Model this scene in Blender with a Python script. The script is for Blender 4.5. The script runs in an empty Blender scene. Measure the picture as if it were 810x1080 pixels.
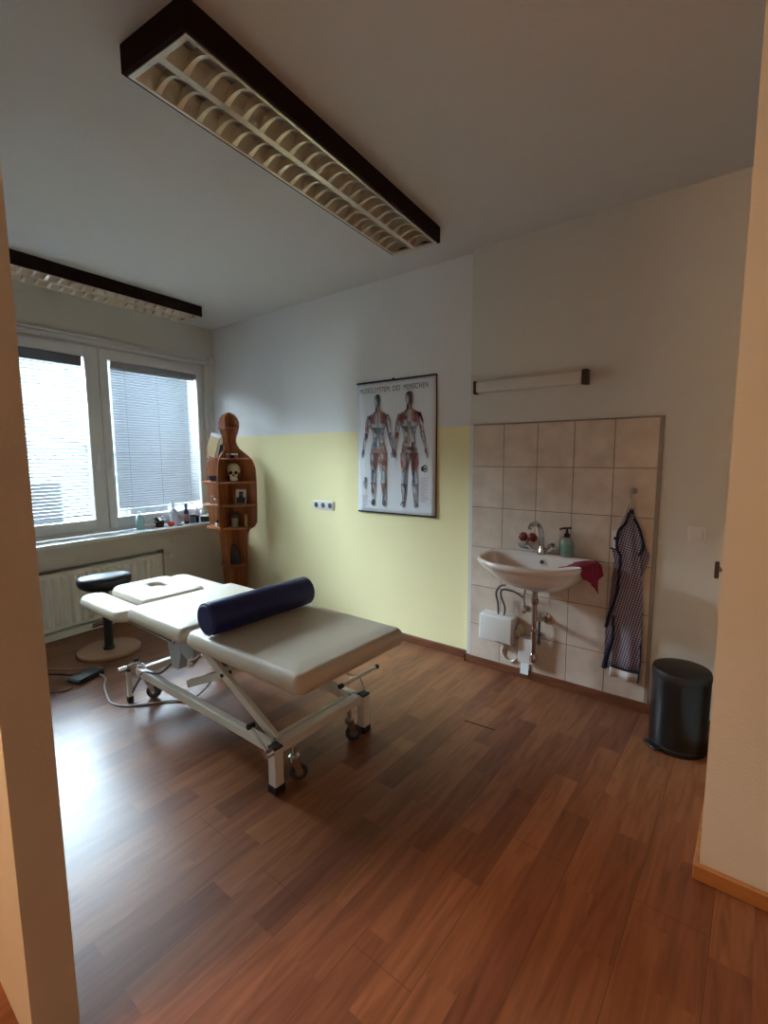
import bpy, bmesh, math, random
from mathutils import Vector, Matrix
random.seed(7)
PI = math.pi
SC = bpy.context.scene
COL = SC.collection
K = .106
QW = math.sqrt(1 + K * K)
WM = Matrix.Rotation(math.atan(K), 4, 'Z')      # window-wall frame: x = into the room, -y = along the wall away from the corner
H = 2.854

# ------------------------------------------------------------------ materials
def lin(c):
    return tuple((v / 12.92 if v <= .04045 else ((v + .055) / 1.055) ** 2.4) for v in c)
def rgb(r, g, b):
    return lin((r / 255, g / 255, b / 255)) + (1,)
def new_mat(name):
    m = bpy.data.materials.new(name); m.use_nodes = True
    nt = m.node_tree; b = nt.nodes['Principled BSDF']
    return m, nt, b
def mat(name, col, rough=.5, metal=0, var=.06, scale=8, bump=0, bscale=60, coat=0, trans=0, spec=.5, sheen=0):
    m, nt, b = new_mat(name)
    N, L = nt.nodes, nt.links
    tc = N.new('ShaderNodeTexCoord'); no = N.new('ShaderNodeTexNoise')
    no.inputs['Scale'].default_value = scale; no.inputs['Detail'].default_value = 4
    L.new(tc.outputs['Object'], no.inputs['Vector'])
    mx = N.new('ShaderNodeMix'); mx.data_type = 'RGBA'
    c = rgb(*col)
    mx.inputs['A'].default_value = tuple(v * (1 - var) for v in c[:3]) + (1,)
    mx.inputs['B'].default_value = tuple(min(1, v * (1 + var)) for v in c[:3]) + (1,)
    L.new(no.outputs['Fac'], mx.inputs['Factor']); L.new(mx.outputs['Result'], b.inputs['Base Color'])
    b.inputs['Roughness'].default_value = rough; b.inputs['Metallic'].default_value = metal
    b.inputs['Coat Weight'].default_value = coat; b.inputs['Transmission Weight'].default_value = trans
    b.inputs['Specular IOR Level'].default_value = spec
    if bump:
        n2 = N.new('ShaderNodeTexNoise'); n2.inputs['Scale'].default_value = bscale; n2.inputs['Detail'].default_value = 3
        L.new(tc.outputs['Object'], n2.inputs['Vector'])
        bp = N.new('ShaderNodeBump'); bp.inputs['Strength'].default_value = bump; bp.inputs['Distance'].default_value = .003
        L.new(n2.outputs['Fac'], bp.inputs['Height']); L.new(bp.outputs['Normal'], b.inputs['Normal'])
    return m

M = {}
M['ceiling'] = mat('ceiling_paint', (214, 212, 208), .95, bump=.25, bscale=90, var=.02)
M['wall'] = mat('white_wall_paint', (216, 212, 203), .95, bump=.3, bscale=110, var=.03)
M['hall'] = mat('hall_wall_paint', (214, 208, 198), .95, bump=.3, bscale=110, var=.03)
M['parapet'] = mat('shade_tinted_parapet_paint', (212, 204, 194), .8, var=.05)  # slight tan put into the paint for the backlit shade below the sill
M['sill'] = mat('white_sill_stone', (222, 222, 216), .25, var=.03, scale=30)
M['pvc'] = mat('white_window_plastic', (214, 212, 210), .35, var=.02)
M['skirt'] = None
M['radiator'] = mat('cream_radiator_enamel', (238, 236, 226), .4, var=.02)
M['slat'] = mat('grey_blind_slat', (188, 190, 196), .45, var=.03)
M['slat_dark'] = mat('dark_grey_blind_headrail', (105, 110, 122), .5)
M['rail_grey'] = mat('grey_blind_headrail', (150, 150, 156), .5)
M['brown'] = mat('dark_brown_lamp_wood', (38, 22, 22), .8, var=.2, scale=20, spec=.15)
M['alu'] = mat('brushed_aluminium', (215, 205, 190), .28, metal=1, var=.04)
M['louvre'] = mat('satin_louvre_metal', (226, 214, 194), .3, metal=.75, var=.03)
M['tube'] = mat('white_fluorescent_glass', (225, 225, 220), .3)
M['vinyl'] = mat('beige_vinyl_upholstery', (200, 186, 166), .42, var=.03, bump=.12, bscale=300)
M['navy'] = mat('navy_vinyl', (20, 24, 84), .45, var=.15, bump=.1, bscale=200)
M['black'] = mat('black_leatherette', (22, 22, 27), .45, var=.1)
M['frame'] = mat('white_powder_coat', (222, 216, 204), .35, var=.03)
M['bracket'] = mat('grey_blue_steel', (178, 186, 188), .4)
M['chrome'] = mat('chrome', (205, 205, 205), .12, metal=1, var=.02)
M['pipe'] = mat('worn_chrome_pipe', (170, 150, 140), .2, metal=1, var=.1)
M['rubber'] = mat('black_rubber', (20, 20, 22), .6)
M['greyrub'] = mat('grey_caster_tyre', (60, 58, 58), .55)
M['maple'] = mat('light_wood_disc', (164, 124, 92), .4, var=.08, scale=14)
M['ceramic'] = mat('white_ceramic', (230, 217, 208), .12, coat=.4, var=.01)
M['plastic'] = mat('white_plastic', (225, 220, 215), .35, var=.01)
M['cream_plastic'] = mat('cream_plastic', (214, 200, 180), .4)
M['hole'] = mat('dark_socket_hole', (60, 62, 64), .6)
M['hose'] = mat('dark_grey_braided_hose', (75, 66, 62), .5, var=.2, scale=200)
M['red'] = mat('red_rubber', (120, 34, 30), .4)
M['clear'] = mat('clear_plastic', (235, 240, 240), .08, trans=.9)
M['rag'] = mat('magenta_cloth', (140, 26, 60), .9, var=.15, scale=40, bump=.3)
M['soap'] = mat('translucent_teal_soap', (190, 205, 190), .15, trans=.5)
M['soaplabel'] = mat('dark_green_label', (104, 136, 124), .5, var=.5, scale=120)
M['binblack'] = mat('black_metal_bin', (15, 15, 16), .32, var=.1, coat=.1)
M['binlid'] = mat('black_plastic_lid', (26, 23, 22), .38)
M['navycloth'] = mat('navy_cloth_edging', (24, 26, 52), .9, var=.15, scale=60)
M['whitecloth'] = mat('cream_cloth', (205, 196, 182), .9, var=.1, scale=120)
M['paper'] = mat('white_paper', (228, 228, 228), .7, var=.02)
M['bone'] = mat('ivory_skull', (205, 185, 150), .55, var=.15, scale=30)
M['boneshade'] = mat('red_brown_skull_paint', (110, 52, 42), .6, var=.3, scale=60)
M['eye'] = mat('dark_socket', (35, 22, 20), .8)
M['tan'] = mat('tan_book_cover', (190, 158, 105), .6)
M['darkgreen'] = mat('dark_green_cover', (40, 52, 44), .6)
M['bluebox'] = mat('dark_blue_glaze', (32, 48, 70), .3)
M['slate'] = mat('dark_grey_felt', (66, 60, 60), .8, var=.15, scale=50)
M['stone'] = mat('grey_stone', (150, 140, 122), .7, var=.2, scale=40)
M['darkstone'] = mat('dark_stone', (70, 52, 42), .7, var=.25, scale=40)
M['photo'] = mat('dark_photo_print', (44, 46, 46), .4, var=.5, scale=40)
M['bottle_cyan'] = mat('pale_cyan_bottle', (200, 240, 245), .2, trans=.8)
M['bottle_clear'] = mat('clear_white_bottle', (240, 242, 250), .2, trans=.6)
M['bottle_dark'] = mat('dark_blue_bottle', (44, 62, 86), .25, trans=.1)
M['lilac'] = mat('lilac_label', (170, 160, 190), .5)
M['pinklabel'] = mat('dusty_pink_label', (150, 110, 115), .5)
M['bluebottle'] = mat('blue_grey_bottle', (92, 110, 140), .3)
M['leaf'] = mat('dark_green_leaf', (46, 66, 34), .5, var=.3, scale=30)
M['purpleleaf'] = mat('purple_leaf', (78, 36, 62), .5, var=.3, scale=30)
M['pot'] = mat('brown_pot', (70, 48, 50), .5)
M['redfruit'] = mat('red_ceramic', (190, 50, 38), .3)
M['bowl'] = mat('off_white_bowl', (220, 210, 198), .3)
M['cable_w'] = mat('light_grey_cable', (170, 165, 155), .5)
M['cable_b'] = mat('black_cable', (18, 18, 18), .5)
M['pedal'] = mat('dark_grey_foot_pedal', (50, 52, 54), .45)
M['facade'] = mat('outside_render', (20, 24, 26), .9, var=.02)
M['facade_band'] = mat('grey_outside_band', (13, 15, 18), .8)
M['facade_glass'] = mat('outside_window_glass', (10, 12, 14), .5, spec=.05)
M['ground'] = mat('outside_paving', (70, 70, 70), .9)
M['darkpr'] = mat('black_print', (24, 24, 26), .6)
M['postersheet'] = mat('laminated_poster_sheet', (226, 228, 232), .16, var=.01, bump=.25, bscale=6)
M['brownbracket'] = mat('dark_brown_plastic', (62, 40, 32), .5)
M['copper'] = mat('painted_copper_pipe', (150, 90, 70), .4)
M['diffuser'] = mat('white_lamp_diffuser', (215, 208, 200), .4, var=.01)
M['trimgrey'] = mat('grey_tile_edge_trim', (150, 142, 132), .5)
M['scratch'] = mat('dark_floor_mark', (30, 18, 14), .7)

def wood_mat(name, c1, c2, rough, axis_scale=(12, 12, .9)):
    m, nt, b = new_mat(name); N, L = nt.nodes, nt.links
    tc = N.new('ShaderNodeTexCoord'); mp = N.new('ShaderNodeMapping'); mp.inputs['Scale'].default_value = axis_scale
    no = N.new('ShaderNodeTexNoise'); no.inputs['Scale'].default_value = 3; no.inputs['Detail'].default_value = 6; no.inputs['Distortion'].default_value = .6
    L.new(tc.outputs['Object'], mp.inputs['Vector']); L.new(mp.outputs['Vector'], no.inputs['Vector'])
    cr = N.new('ShaderNodeValToRGB'); cr.color_ramp.elements[0].color = rgb(*c1); cr.color_ramp.elements[1].color = rgb(*c2)
    cr.color_ramp.elements[0].position = .3; cr.color_ramp.elements[1].position = .7
    L.new(no.outputs['Fac'], cr.inputs['Fac']); L.new(cr.outputs['Color'], b.inputs['Base Color'])
    b.inputs['Roughness'].default_value = rough
    return m
M['shelfwood'] = wood_mat('orange_brown_pine', (134, 74, 40), (186, 114, 66), .4)
M['skirt'] = wood_mat('brown_skirting_wood', (96, 54, 34), (124, 74, 48), .4, (2, 12, 12))
M['oak'] = wood_mat('light_oak_skirting', (160, 104, 58), (182, 124, 74), .4, (1, 12, 12))

def yellow_wall():
    m, nt, b = new_mat('white_and_yellow_wall_paint'); N, L = nt.nodes, nt.links
    tc = N.new('ShaderNodeTexCoord'); sp = N.new('ShaderNodeSeparateXYZ'); L.new(tc.outputs['Object'], sp.inputs['Vector'])
    no = N.new('ShaderNodeTexNoise'); no.inputs['Scale'].default_value = 40; L.new(tc.outputs['Object'], no.inputs['Vector'])
    a = N.new('ShaderNodeMath'); a.operation = 'MULTIPLY_ADD'; a.inputs[1].default_value = .006; L.new(no.outputs['Fac'], a.inputs[0]); L.new(sp.outputs['Z'], a.inputs[2])
    g = N.new('ShaderNodeMath'); g.operation = 'LESS_THAN'; g.inputs[1].default_value = 1.707; L.new(a.outputs[0], g.inputs[0])
    mx = N.new('ShaderNodeMix'); mx.data_type = 'RGBA'; L.new(g.outputs[0], mx.inputs['Factor'])
    mx.inputs['A'].default_value = rgb(226, 225, 222); mx.inputs['B'].default_value = rgb(240, 228, 176)
    L.new(mx.outputs['Result'], b.inputs['Base Color']); b.inputs['Roughness'].default_value = .9
    n2 = N.new('ShaderNodeTexNoise'); n2.inputs['Scale'].default_value = 110; L.new(tc.outputs['Object'], n2.inputs['Vector'])
    bp = N.new('ShaderNodeBump'); bp.inputs['Strength'].default_value = .3; bp.inputs['Distance'].default_value = .003
    L.new(n2.outputs['Fac'], bp.inputs['Height']); L.new(bp.outputs['Normal'], b.inputs['Normal'])
    return m
M['yellow'] = yellow_wall()

def floor_mat():
    m, nt, b = new_mat('three_strip_laminate'); N, L = nt.nodes, nt.links
    tc = N.new('ShaderNodeTexCoord'); mp = N.new('ShaderNodeMapping'); mp.inputs['Rotation'].default_value = (0, 0, PI / 2)
    L.new(tc.outputs['Object'], mp.inputs['Vector'])
    def brick(bw, rh, off, mortar):
        br = N.new('ShaderNodeTexBrick'); br.offset = off; br.offset_frequency = 2
        br.inputs['Scale'].default_value = 1; br.inputs['Brick Width'].default_value = bw; br.inputs['Row Height'].default_value = rh
        br.inputs['Mortar Size'].default_value = mortar; br.inputs['Mortar Smooth'].default_value = .1
        br.inputs['Color1'].default_value = (0, 0, 0, 1); br.inputs['Color2'].default_value = (1, 1, 1, 1); br.inputs['Mortar'].default_value = (.5, .5, .5, 1)
        L.new(mp.outputs['Vector'], br.inputs['Vector']); return br
    b1 = brick(.56, .108, .37, 0); b2 = brick(1.4, .216, .5, .001)
    mp2 = N.new('ShaderNodeMapping'); mp2.inputs['Scale'].default_value = (16, 1.6, 1); L.new(tc.outputs['Object'], mp2.inputs['Vector'])
    # shift the grain per strip
    ad = N.new('ShaderNodeVectorMath'); ad.operation = 'ADD'
    sc = N.new('ShaderNodeVectorMath'); sc.operation = 'SCALE'; sc.inputs['Scale'].default_value = 37
    L.new(b1.outputs['Color'], sc.inputs[0]); L.new(mp2.outputs['Vector'], ad.inputs[0]); L.new(sc.outputs[0], ad.inputs[1])
    no = N.new('ShaderNodeTexNoise'); no.inputs['Scale'].default_value = 1.6; no.inputs['Detail'].default_value = 7; no.inputs['Distortion'].default_value = 1.2
    L.new(ad.outputs[0], no.inputs['Vector'])
    cr = N.new('ShaderNodeValToRGB'); E = cr.color_ramp.elements
    E[0].position = .0; E[0].color = rgb(114, 70, 50); E[1].position = 1; E[1].color = rgb(146, 95, 64)
    L.new(b1.outputs['Color'], cr.inputs['Fac'])
    gr = N.new('ShaderNodeValToRGB'); G = gr.color_ramp.elements
    G[0].position = .3; G[0].color = (.70, .65, .60, 1); G[1].position = .62; G[1].color = (1.06, 1.06, 1.06, 1)
    L.new(no.outputs['Fac'], gr.inputs['Fac'])
    mu = N.new('ShaderNodeMix'); mu.data_type = 'RGBA'; mu.blend_type = 'MULTIPLY'; mu.inputs['Factor'].default_value = 1
    L.new(cr.outputs['Color'], mu.inputs['A']); L.new(gr.outputs['Color'], mu.inputs['B'])
    m2 = N.new('ShaderNodeMix'); m2.data_type = 'RGBA'; m2.inputs['B'].default_value = rgb(84, 52, 38)
    L.new(b2.outputs['Fac'], m2.inputs['Factor']); L.new(mu.outputs['Result'], m2.inputs['A'])
    L.new(m2.outputs['Result'], b.inputs['Base Color'])
    b.inputs['Roughness'].default_value = .34; b.inputs['Specular IOR Level'].default_value = .28
    n3 = N.new('ShaderNodeTexNoise'); n3.inputs['Scale'].default_value = 5; L.new(tc.outputs['Object'], n3.inputs['Vector'])
    bp = N.new('ShaderNodeBump'); bp.inputs['Strength'].default_value = .06; bp.inputs['Distance'].default_value = .01
    L.new(n3.outputs['Fac'], bp.inputs['Height']); L.new(bp.outputs['Normal'], b.inputs['Normal'])
    return m
M['floor'] = floor_mat()

def tile_mat():
    m, nt, b = new_mat('beige_wall_tiles'); N, L = nt.nodes, nt.links
    tc = N.new('ShaderNodeTexCoord'); mp = N.new('ShaderNodeMapping'); mp.inputs['Rotation'].default_value = (PI / 2, 0, 0)
    # x stays x, z becomes the brick row axis
    sp = N.new('ShaderNodeSeparateXYZ'); cb = N.new('ShaderNodeCombineXYZ'); L.new(tc.outputs['Object'], sp.inputs['Vector'])
    ax = N.new('ShaderNodeMath'); ax.operation = 'SUBTRACT'; ax.inputs[1].default_value = 3.198
    az = N.new('ShaderNodeMath'); az.operation = 'SUBTRACT'; az.inputs[1].default_value = .022
    L.new(sp.outputs['X'], ax.inputs[0]); L.new(sp.outputs['Z'], az.inputs[0]); L.new(ax.outputs[0], cb.inputs['X']); L.new(az.outputs[0], cb.inputs['Y'])
    br = N.new('ShaderNodeTexBrick'); br.offset = 0; br.offset_frequency = 1; br.inputs['Scale'].default_value = 1
    br.inputs['Brick Width'].default_value = .2262; br.inputs['Row Height'].default_value = .2797; br.inputs['Mortar Size'].default_value = .0022; br.inputs['Mortar Smooth'].default_value = .2
    br.inputs['Color1'].default_value = rgb(212, 194, 178); br.inputs['Color2'].default_value = rgb(220, 203, 188); br.inputs['Mortar'].default_value = rgb(120, 104, 92)
    L.new(cb.outputs['Vector'], br.inputs['Vector'])
    no = N.new('ShaderNodeTexNoise'); no.inputs['Scale'].default_value = 9; no.inputs['Detail'].default_value = 6; L.new(tc.outputs['Object'], no.inputs['Vector'])
    gr = N.new('ShaderNodeValToRGB'); gr.color_ramp.elements[0].position = .3; gr.color_ramp.elements[0].color = (.86, .84, .82, 1)
    gr.color_ramp.elements[1].position = .65; gr.color_ramp.elements[1].color = (1.05, 1.05, 1.05, 1); L.new(no.outputs['Fac'], gr.inputs['Fac'])
    mu = N.new('ShaderNodeMix'); mu.data_type = 'RGBA'; mu.blend_type = 'MULTIPLY'; mu.inputs['Factor'].default_value = 1
    L.new(br.outputs['Color'], mu.inputs['A']); L.new(gr.outputs['Color'], mu.inputs['B']); L.new(mu.outputs['Result'], b.inputs['Base Color'])
    b.inputs['Roughness'].default_value = .3
    bp = N.new('ShaderNodeBump'); bp.inputs['Strength'].default_value = .6; bp.inputs['Distance'].default_value = .003; bp.invert = True
    L.new(br.outputs['Fac'], bp.inputs['Height']); L.new(bp.outputs['Normal'], b.inputs['Normal'])
    return m
M['tile'] = tile_mat()

def check_mat():
    m, nt, b = new_mat('navy_and_white_check_cloth'); N, L = nt.nodes, nt.links
    tc = N.new('ShaderNodeTexCoord'); mp = N.new('ShaderNodeMapping'); mp.inputs['Rotation'].default_value = (0, math.radians(32), 0); mp.inputs['Location'].default_value = (.003, .5, .002)
    mp.inputs['Scale'].default_value = (1, .001, 1)
    L.new(tc.outputs['Object'], mp.inputs['Vector'])
    ck = N.new('ShaderNodeTexChecker'); ck.inputs['Scale'].default_value = 105
    ck.inputs['Color1'].default_value = rgb(46, 48, 92); ck.inputs['Color2'].default_value = rgb(176, 160, 160)
    L.new(mp.outputs['Vector'], ck.inputs['Vector']); L.new(ck.outputs['Color'], b.inputs['Base Color'])
    b.inputs['Roughness'].default_value = .95
    return m
M['check'] = check_mat()

def glass_mat():
    m = bpy.data.materials.new('window_glass'); m.use_nodes = True; nt = m.node_tree; N, L = nt.nodes, nt.links
    N.clear(); o = N.new('ShaderNodeOutputMaterial'); t = N.new('ShaderNodeBsdfTransparent'); g = N.new('ShaderNodeBsdfGlossy'); g.inputs['Roughness'].default_value = .02
    t.inputs['Color'].default_value = (.93, .97, .98, 1)
    f = N.new('ShaderNodeFresnel'); f.inputs['IOR'].default_value = 1.4; mx = N.new('ShaderNodeMixShader')
    L.new(f.outputs[0], mx.inputs[0]); L.new(t.outputs[0], mx.inputs[1]); L.new(g.outputs[0], mx.inputs[2]); L.new(mx.outputs[0], o.inputs[0])
    return m
M['glass'] = glass_mat()
def emit_mat(name, col, s):
    m, nt, b = new_mat(name); b.inputs['Emission Color'].default_value = rgb(*col); b.inputs['Emission Strength'].default_value = s
    b.inputs['Base Color'].default_value = rgb(*col); return m
def print_mat():
    m, nt, b = new_mat('poster_ink'); N, L = nt.nodes, nt.links
    a = N.new('ShaderNodeVertexColor'); a.layer_name = 'ink'; L.new(a.outputs['Color'], b.inputs['Base Color']); b.inputs['Roughness'].default_value = .3
    return m
M['ink'] = print_mat()

# ------------------------------------------------------------------ mesh helpers
def xf(bm, verts, m):
    bmesh.ops.transform(bm, matrix=m, verts=verts)
def box(bm, x0, x1, y0, y1, z0, z1, bev=0, seg=2, rot=None):
    r = bmesh.ops.create_cube(bm, size=1); vs = r['verts']
    c = Vector(((x0 + x1) / 2, (y0 + y1) / 2, (z0 + z1) / 2))
    xf(bm, vs, Matrix.Diagonal((abs(x1 - x0), abs(y1 - y0), abs(z1 - z0), 1)))
    if bev:
        es = list({e for v in vs for e in v.link_edges})
        rr = bmesh.ops.bevel(bm, geom=es, offset=bev, segments=seg, profile=.5, affect='EDGES')
        vs = list({v for f in rr['faces'] for v in f.verts} | {v for v in vs if v.is_valid})
    if rot is not None: xf(bm, vs, rot)
    xf(bm, vs, Matrix.Translation(c)); return vs
def bar(bm, a, b, w, h=None, bev=.002):
    a, b = Vector(a), Vector(b); h = h or w; d = b - a; L = d.length
    q = d.to_track_quat('X', 'Z').to_matrix().to_4x4()
    vs = box(bm, -L / 2, L / 2, -w / 2, w / 2, -h / 2, h / 2, bev, 1)
    xf(bm, vs, Matrix.Translation((a + b) / 2) @ q); return vs
def cyl(bm, a, b, r, r2=None, n=20, bev=0):
    a, b = Vector(a), Vector(b); d = b - a
    m = Matrix.Translation((a + b) / 2) @ d.to_track_quat('Z', 'Y').to_matrix().to_4x4()
    rr = bmesh.ops.create_cone(bm, cap_ends=True, segments=n, radius1=r, radius2=r if r2 is None else r2, depth=d.length, matrix=m)
    return rr['verts']
def smooth_path(pts, n=6):
    P = [Vector(p) for p in pts]; out = []
    for i in range(len(P) - 1):
        p0 = P[max(i - 1, 0)]; p1 = P[i]; p2 = P[i + 1]; p3 = P[min(i + 2, len(P) - 1)]
        for k in range(n):
            t = k / n
            out.append(.5 * ((2 * p1) + (p2 - p0) * t + (2 * p0 - 5 * p1 + 4 * p2 - p3) * t * t + (3 * p1 - p0 - 3 * p2 + p3) * t ** 3))
    out.append(P[-1]); return out
def tube(bm, pts, r, n=10, smooth=6, closed=False):
    P = smooth_path(pts, smooth) if smooth else [Vector(p) for p in pts]
    rings = []; up = Vector((0, 0, 1)); prev = None
    for i, p in enumerate(P):
        t = (P[min(i + 1, len(P) - 1)] - P[max(i - 1, 0)]).normalized()
        if prev is None:
            u = t.cross(up if abs(t.z) < .9 else Vector((1, 0, 0))).normalized()
        else:
            u = (prev - t * prev.dot(t)).normalized()
        prev = u; v = t.cross(u); rad = r[min(i, len(r) - 1)] if isinstance(r, (list, tuple)) else r
        rings.append([bm.verts.new(p + u * rad * math.cos(a) + v * rad * math.sin(a)) for a in [2 * PI * k / n for k in range(n)]])
    for A, B in zip(rings, rings[1:]):
        for k in range(n): bm.faces.new((A[k], A[(k + 1) % n], B[(k + 1) % n], B[k]))
    bm.faces.new(rings[0][::-1]); bm.faces.new(rings[-1])
def lathe(bm, prof, c=(0, 0, 0), n=28, sx=1, sy=1, rot=None):
    vs = []; rings = []
    for r, z in prof:
        if r < 1e-5: ring = [bm.verts.new((0, 0, z))]
        else: ring = [bm.verts.new((r * math.cos(2 * PI * k / n) * sx, r * math.sin(2 * PI * k / n) * sy, z)) for k in range(n)]
        rings.append(ring); vs += ring
    for A, B in zip(rings, rings[1:]):
        for k in range(n):
            a = [A[k % len(A)], A[(k + 1) % len(A)], B[(k + 1) % len(B)], B[k % len(B)]]
            f = []
            for v in a:
                if v not in f: f.append(v)
            if len(f) > 2: bm.faces.new(f)
    for R, rev in ((rings[0], True), (rings[-1], False)):
        if len(R) > 2: bm.faces.new(R[::-1] if rev else R)
    m = Matrix.Translation(c)
    if rot is not None: m = m @ rot
    xf(bm, vs, m); return vs
def ball(bm, c, r, sx=1, sy=1, sz=1, n=16):
    rr = bmesh.ops.create_uvsphere(bm, u_segments=n, v_segments=max(8, n // 2), radius=r)
    xf(bm, rr['verts'], Matrix.Translation(c) @ Matrix.Diagonal((sx, sy, sz, 1))); return rr['verts']
def prism(bm, poly, axis_m, d):
    """poly of (u,v) in the x-z plane of axis_m, thickness d along its +y"""
    a = [bm.verts.new(axis_m @ Vector((u, 0, v))) for u, v in poly]
    b = [bm.verts.new(axis_m @ Vector((u, d, v))) for u, v in poly]
    n = len(poly)
    bm.faces.new(a); bm.faces.new(b[::-1])
    for i in range(n): bm.faces.new((a[i], b[i], b[(i + 1) % n], a[(i + 1) % n]))
ROOTS = {}
def BM(): return bmesh.new()
def obj(name, bm, m, parent=None, W=False, smooth=True, kind=None, angle=35):
    if W: bmesh.ops.transform(bm, matrix=WM, verts=bm.verts[:])
    r = parent
    while r is not None and r.parent is not None: r = r.parent
    if r is not None and r.name in ROOTS: bmesh.ops.transform(bm, matrix=ROOTS[r.name].inverted(), verts=bm.verts[:])
    bmesh.ops.recalc_face_normals(bm, faces=bm.faces[:])
    me = bpy.data.meshes.new(name); 
    if smooth:
        for f in bm.faces: f.smooth = True
        for e in bm.edges:
            if len(e.link_faces) == 2 and e.calc_face_angle(0) > math.radians(angle): e.smooth = False
    bm.to_mesh(me); bm.free()
    o = bpy.data.objects.new(name, me); COL.objects.link(o)
    me.materials.append(m)
    if parent is not None: o.parent = parent
    if kind: o['kind'] = kind
    return o
def tag(o, label, cat, group=None):
    o['label'] = label; o['category'] = cat
    if group: o['group'] = group
    return o
def thing(name, label, cat, loc=(0, 0, 0), rotz=0, W=False, group=None, kind=None):
    o = bpy.data.objects.new(name, None); COL.objects.link(o); o.empty_display_size = .1
    m = Matrix.Translation(loc) @ Matrix.Rotation(rotz, 4, 'Z')
    if W: m = WM @ m
    o.location = m.to_translation(); o.rotation_euler = m.to_euler(); ROOTS[o.name] = m
    if kind: o['kind'] = kind
    if label: tag(o, label, cat, group)
    return o

# ------------------------------------------------------------------ the setting
def quadbox(bm, pts, z0, z1):
    a = [bm.verts.new((x, y, z0)) for x, y in pts]; b = [bm.verts.new((x, y, z1)) for x, y in pts]
    bm.faces.new(a[::-1]); bm.faces.new(b)
    for i in range(len(pts)): bm.faces.new((a[i], a[(i + 1) % len(pts)], b[(i + 1) % len(pts)], b[i]))
b = BM(); box(b, -.3, 7.2, -6.2, .3, -.1, 0); obj('floor', b, M['floor'], kind='structure', smooth=False)
b = BM(); box(b, -.3, 7.2, -6.2, .3, H, H + .1); obj('ceiling', b, M['ceiling'], kind='structure', smooth=False)
b = BM(); box(b, -.3, 3.17, 0, .2, 0, H); obj('wall_back', b, M['yellow'], kind='structure', smooth=False)
b = BM(); box(b, 3.17, 4.95, -.047, .2, 0, H); obj('wall_sink', b, M['wall'], kind='structure', smooth=False)
b = BM(); quadbox(b, [(4.70, -1.17), (7.0, -1.17), (7.0, -1.0), (4.95, -1.0), (4.95, -.047), (4.70, -.047)], 0, H); obj('wall_right', b, M['hall'], kind='structure', smooth=False)
b = BM(); box(b, .1, 3.455, -2.805, -2.705, 0, H); obj('wall_partition', b, M['hall'], kind='structure', smooth=False)
b = BM(); box(b, 7.0, 7.2, -6.0, -1.0, 0, H); obj('wall_hall_right', b, M['hall'], kind='structure', smooth=False)
b = BM(); box(b, 1.6, 7.2, -6.2, -6.0, 0, H); obj('wall_hall_back', b, M['hall'], kind='structure', smooth=False)
b = BM(); box(b, 1.5, 1.7, -6.0, -2.805, 0, H); obj('wall_hall_left', b, M['hall'], kind='structure', smooth=False)
# window wall (skewed): opening t .10..2.34, z .81..2.47
OT0, OT1, OZ0, OZ1 = .10, 2.34, .81, 2.475
b = BM()
box(b, -.3, 0, -OT0, .25, 0, H); box(b, -.3, 0, -3.1, -OT1, 0, H)
box(b, -.3, 0, -OT1, -OT0, 0, OZ0 - .03); box(b, -.3, 0, -OT1, -OT0, OZ1, H)
obj('wall_left', b, M['wall'], W=True, kind='structure', smooth=False)
b = BM()
box(b, 0, .12, -.775, -.002, 0, .6); obj('wall_parapet_side', b, M['parapet'], W=True, kind='structure', smooth=False)
b = BM(); box(b, 0, .12, -3.0, -.002, .6, .77)
obj('wall_parapet', b, M['parapet'], W=True, kind='structure', smooth=False)
b = BM(); box(b, -.12, .20, -2.95, -.012, .772, .81, .004); tag(obj('window_sill', b, M['sill'], W=True), 'long white window sill carrying bottles and papers', 'window sill')
# skirting
def skirting(name, segs, m):
    b = BM()
    for x0, x1, y0, y1 in segs:
        box(b, x0, x1, y0, y1, .0, .06, .004, 1)
    obj(name, b, m, kind='structure')
skirting('baseboard_back', [(.30, 3.152, -.018, 0)], M['skirt'])
skirting('baseboard_sink', [(3.152, 4.68, -.067, -.047), (3.152, 3.17, -.067, 0)], M['skirt'])
skirting('baseboard_right', [(4.682, 7.0, -1.19, -1.17), (4.682, 4.70, -1.17, -.08)], M['oak'])
b = BM(); box(b, .12, .134, -.775, -.03, 0, .05, .003, 1); obj('baseboard_left', b, M['skirt'], W=True, kind='structure')
b = BM(); box(b, 3.198, 4.327, -.058, -.046, .058, 1.701, .0015, 1)
obj('wall_tiles', b, M['tile'], kind='structure', smooth=False)
b = BM(); box(b, 4.328, 4.346, -.06, -.046, .058, 1.703, .001, 1); box(b, 3.198, 4.346, -.06, -.046, 1.7015, 1.707)
obj('trim_1', b, M['trimgrey'], kind='structure', smooth=False)
b = BM(); box(b, 3.168, 3.1975, -.052, -.03, .06, 1.703, .001, 1); obj('trim_2', b, M['plastic'], kind='structure', smooth=False)

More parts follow.
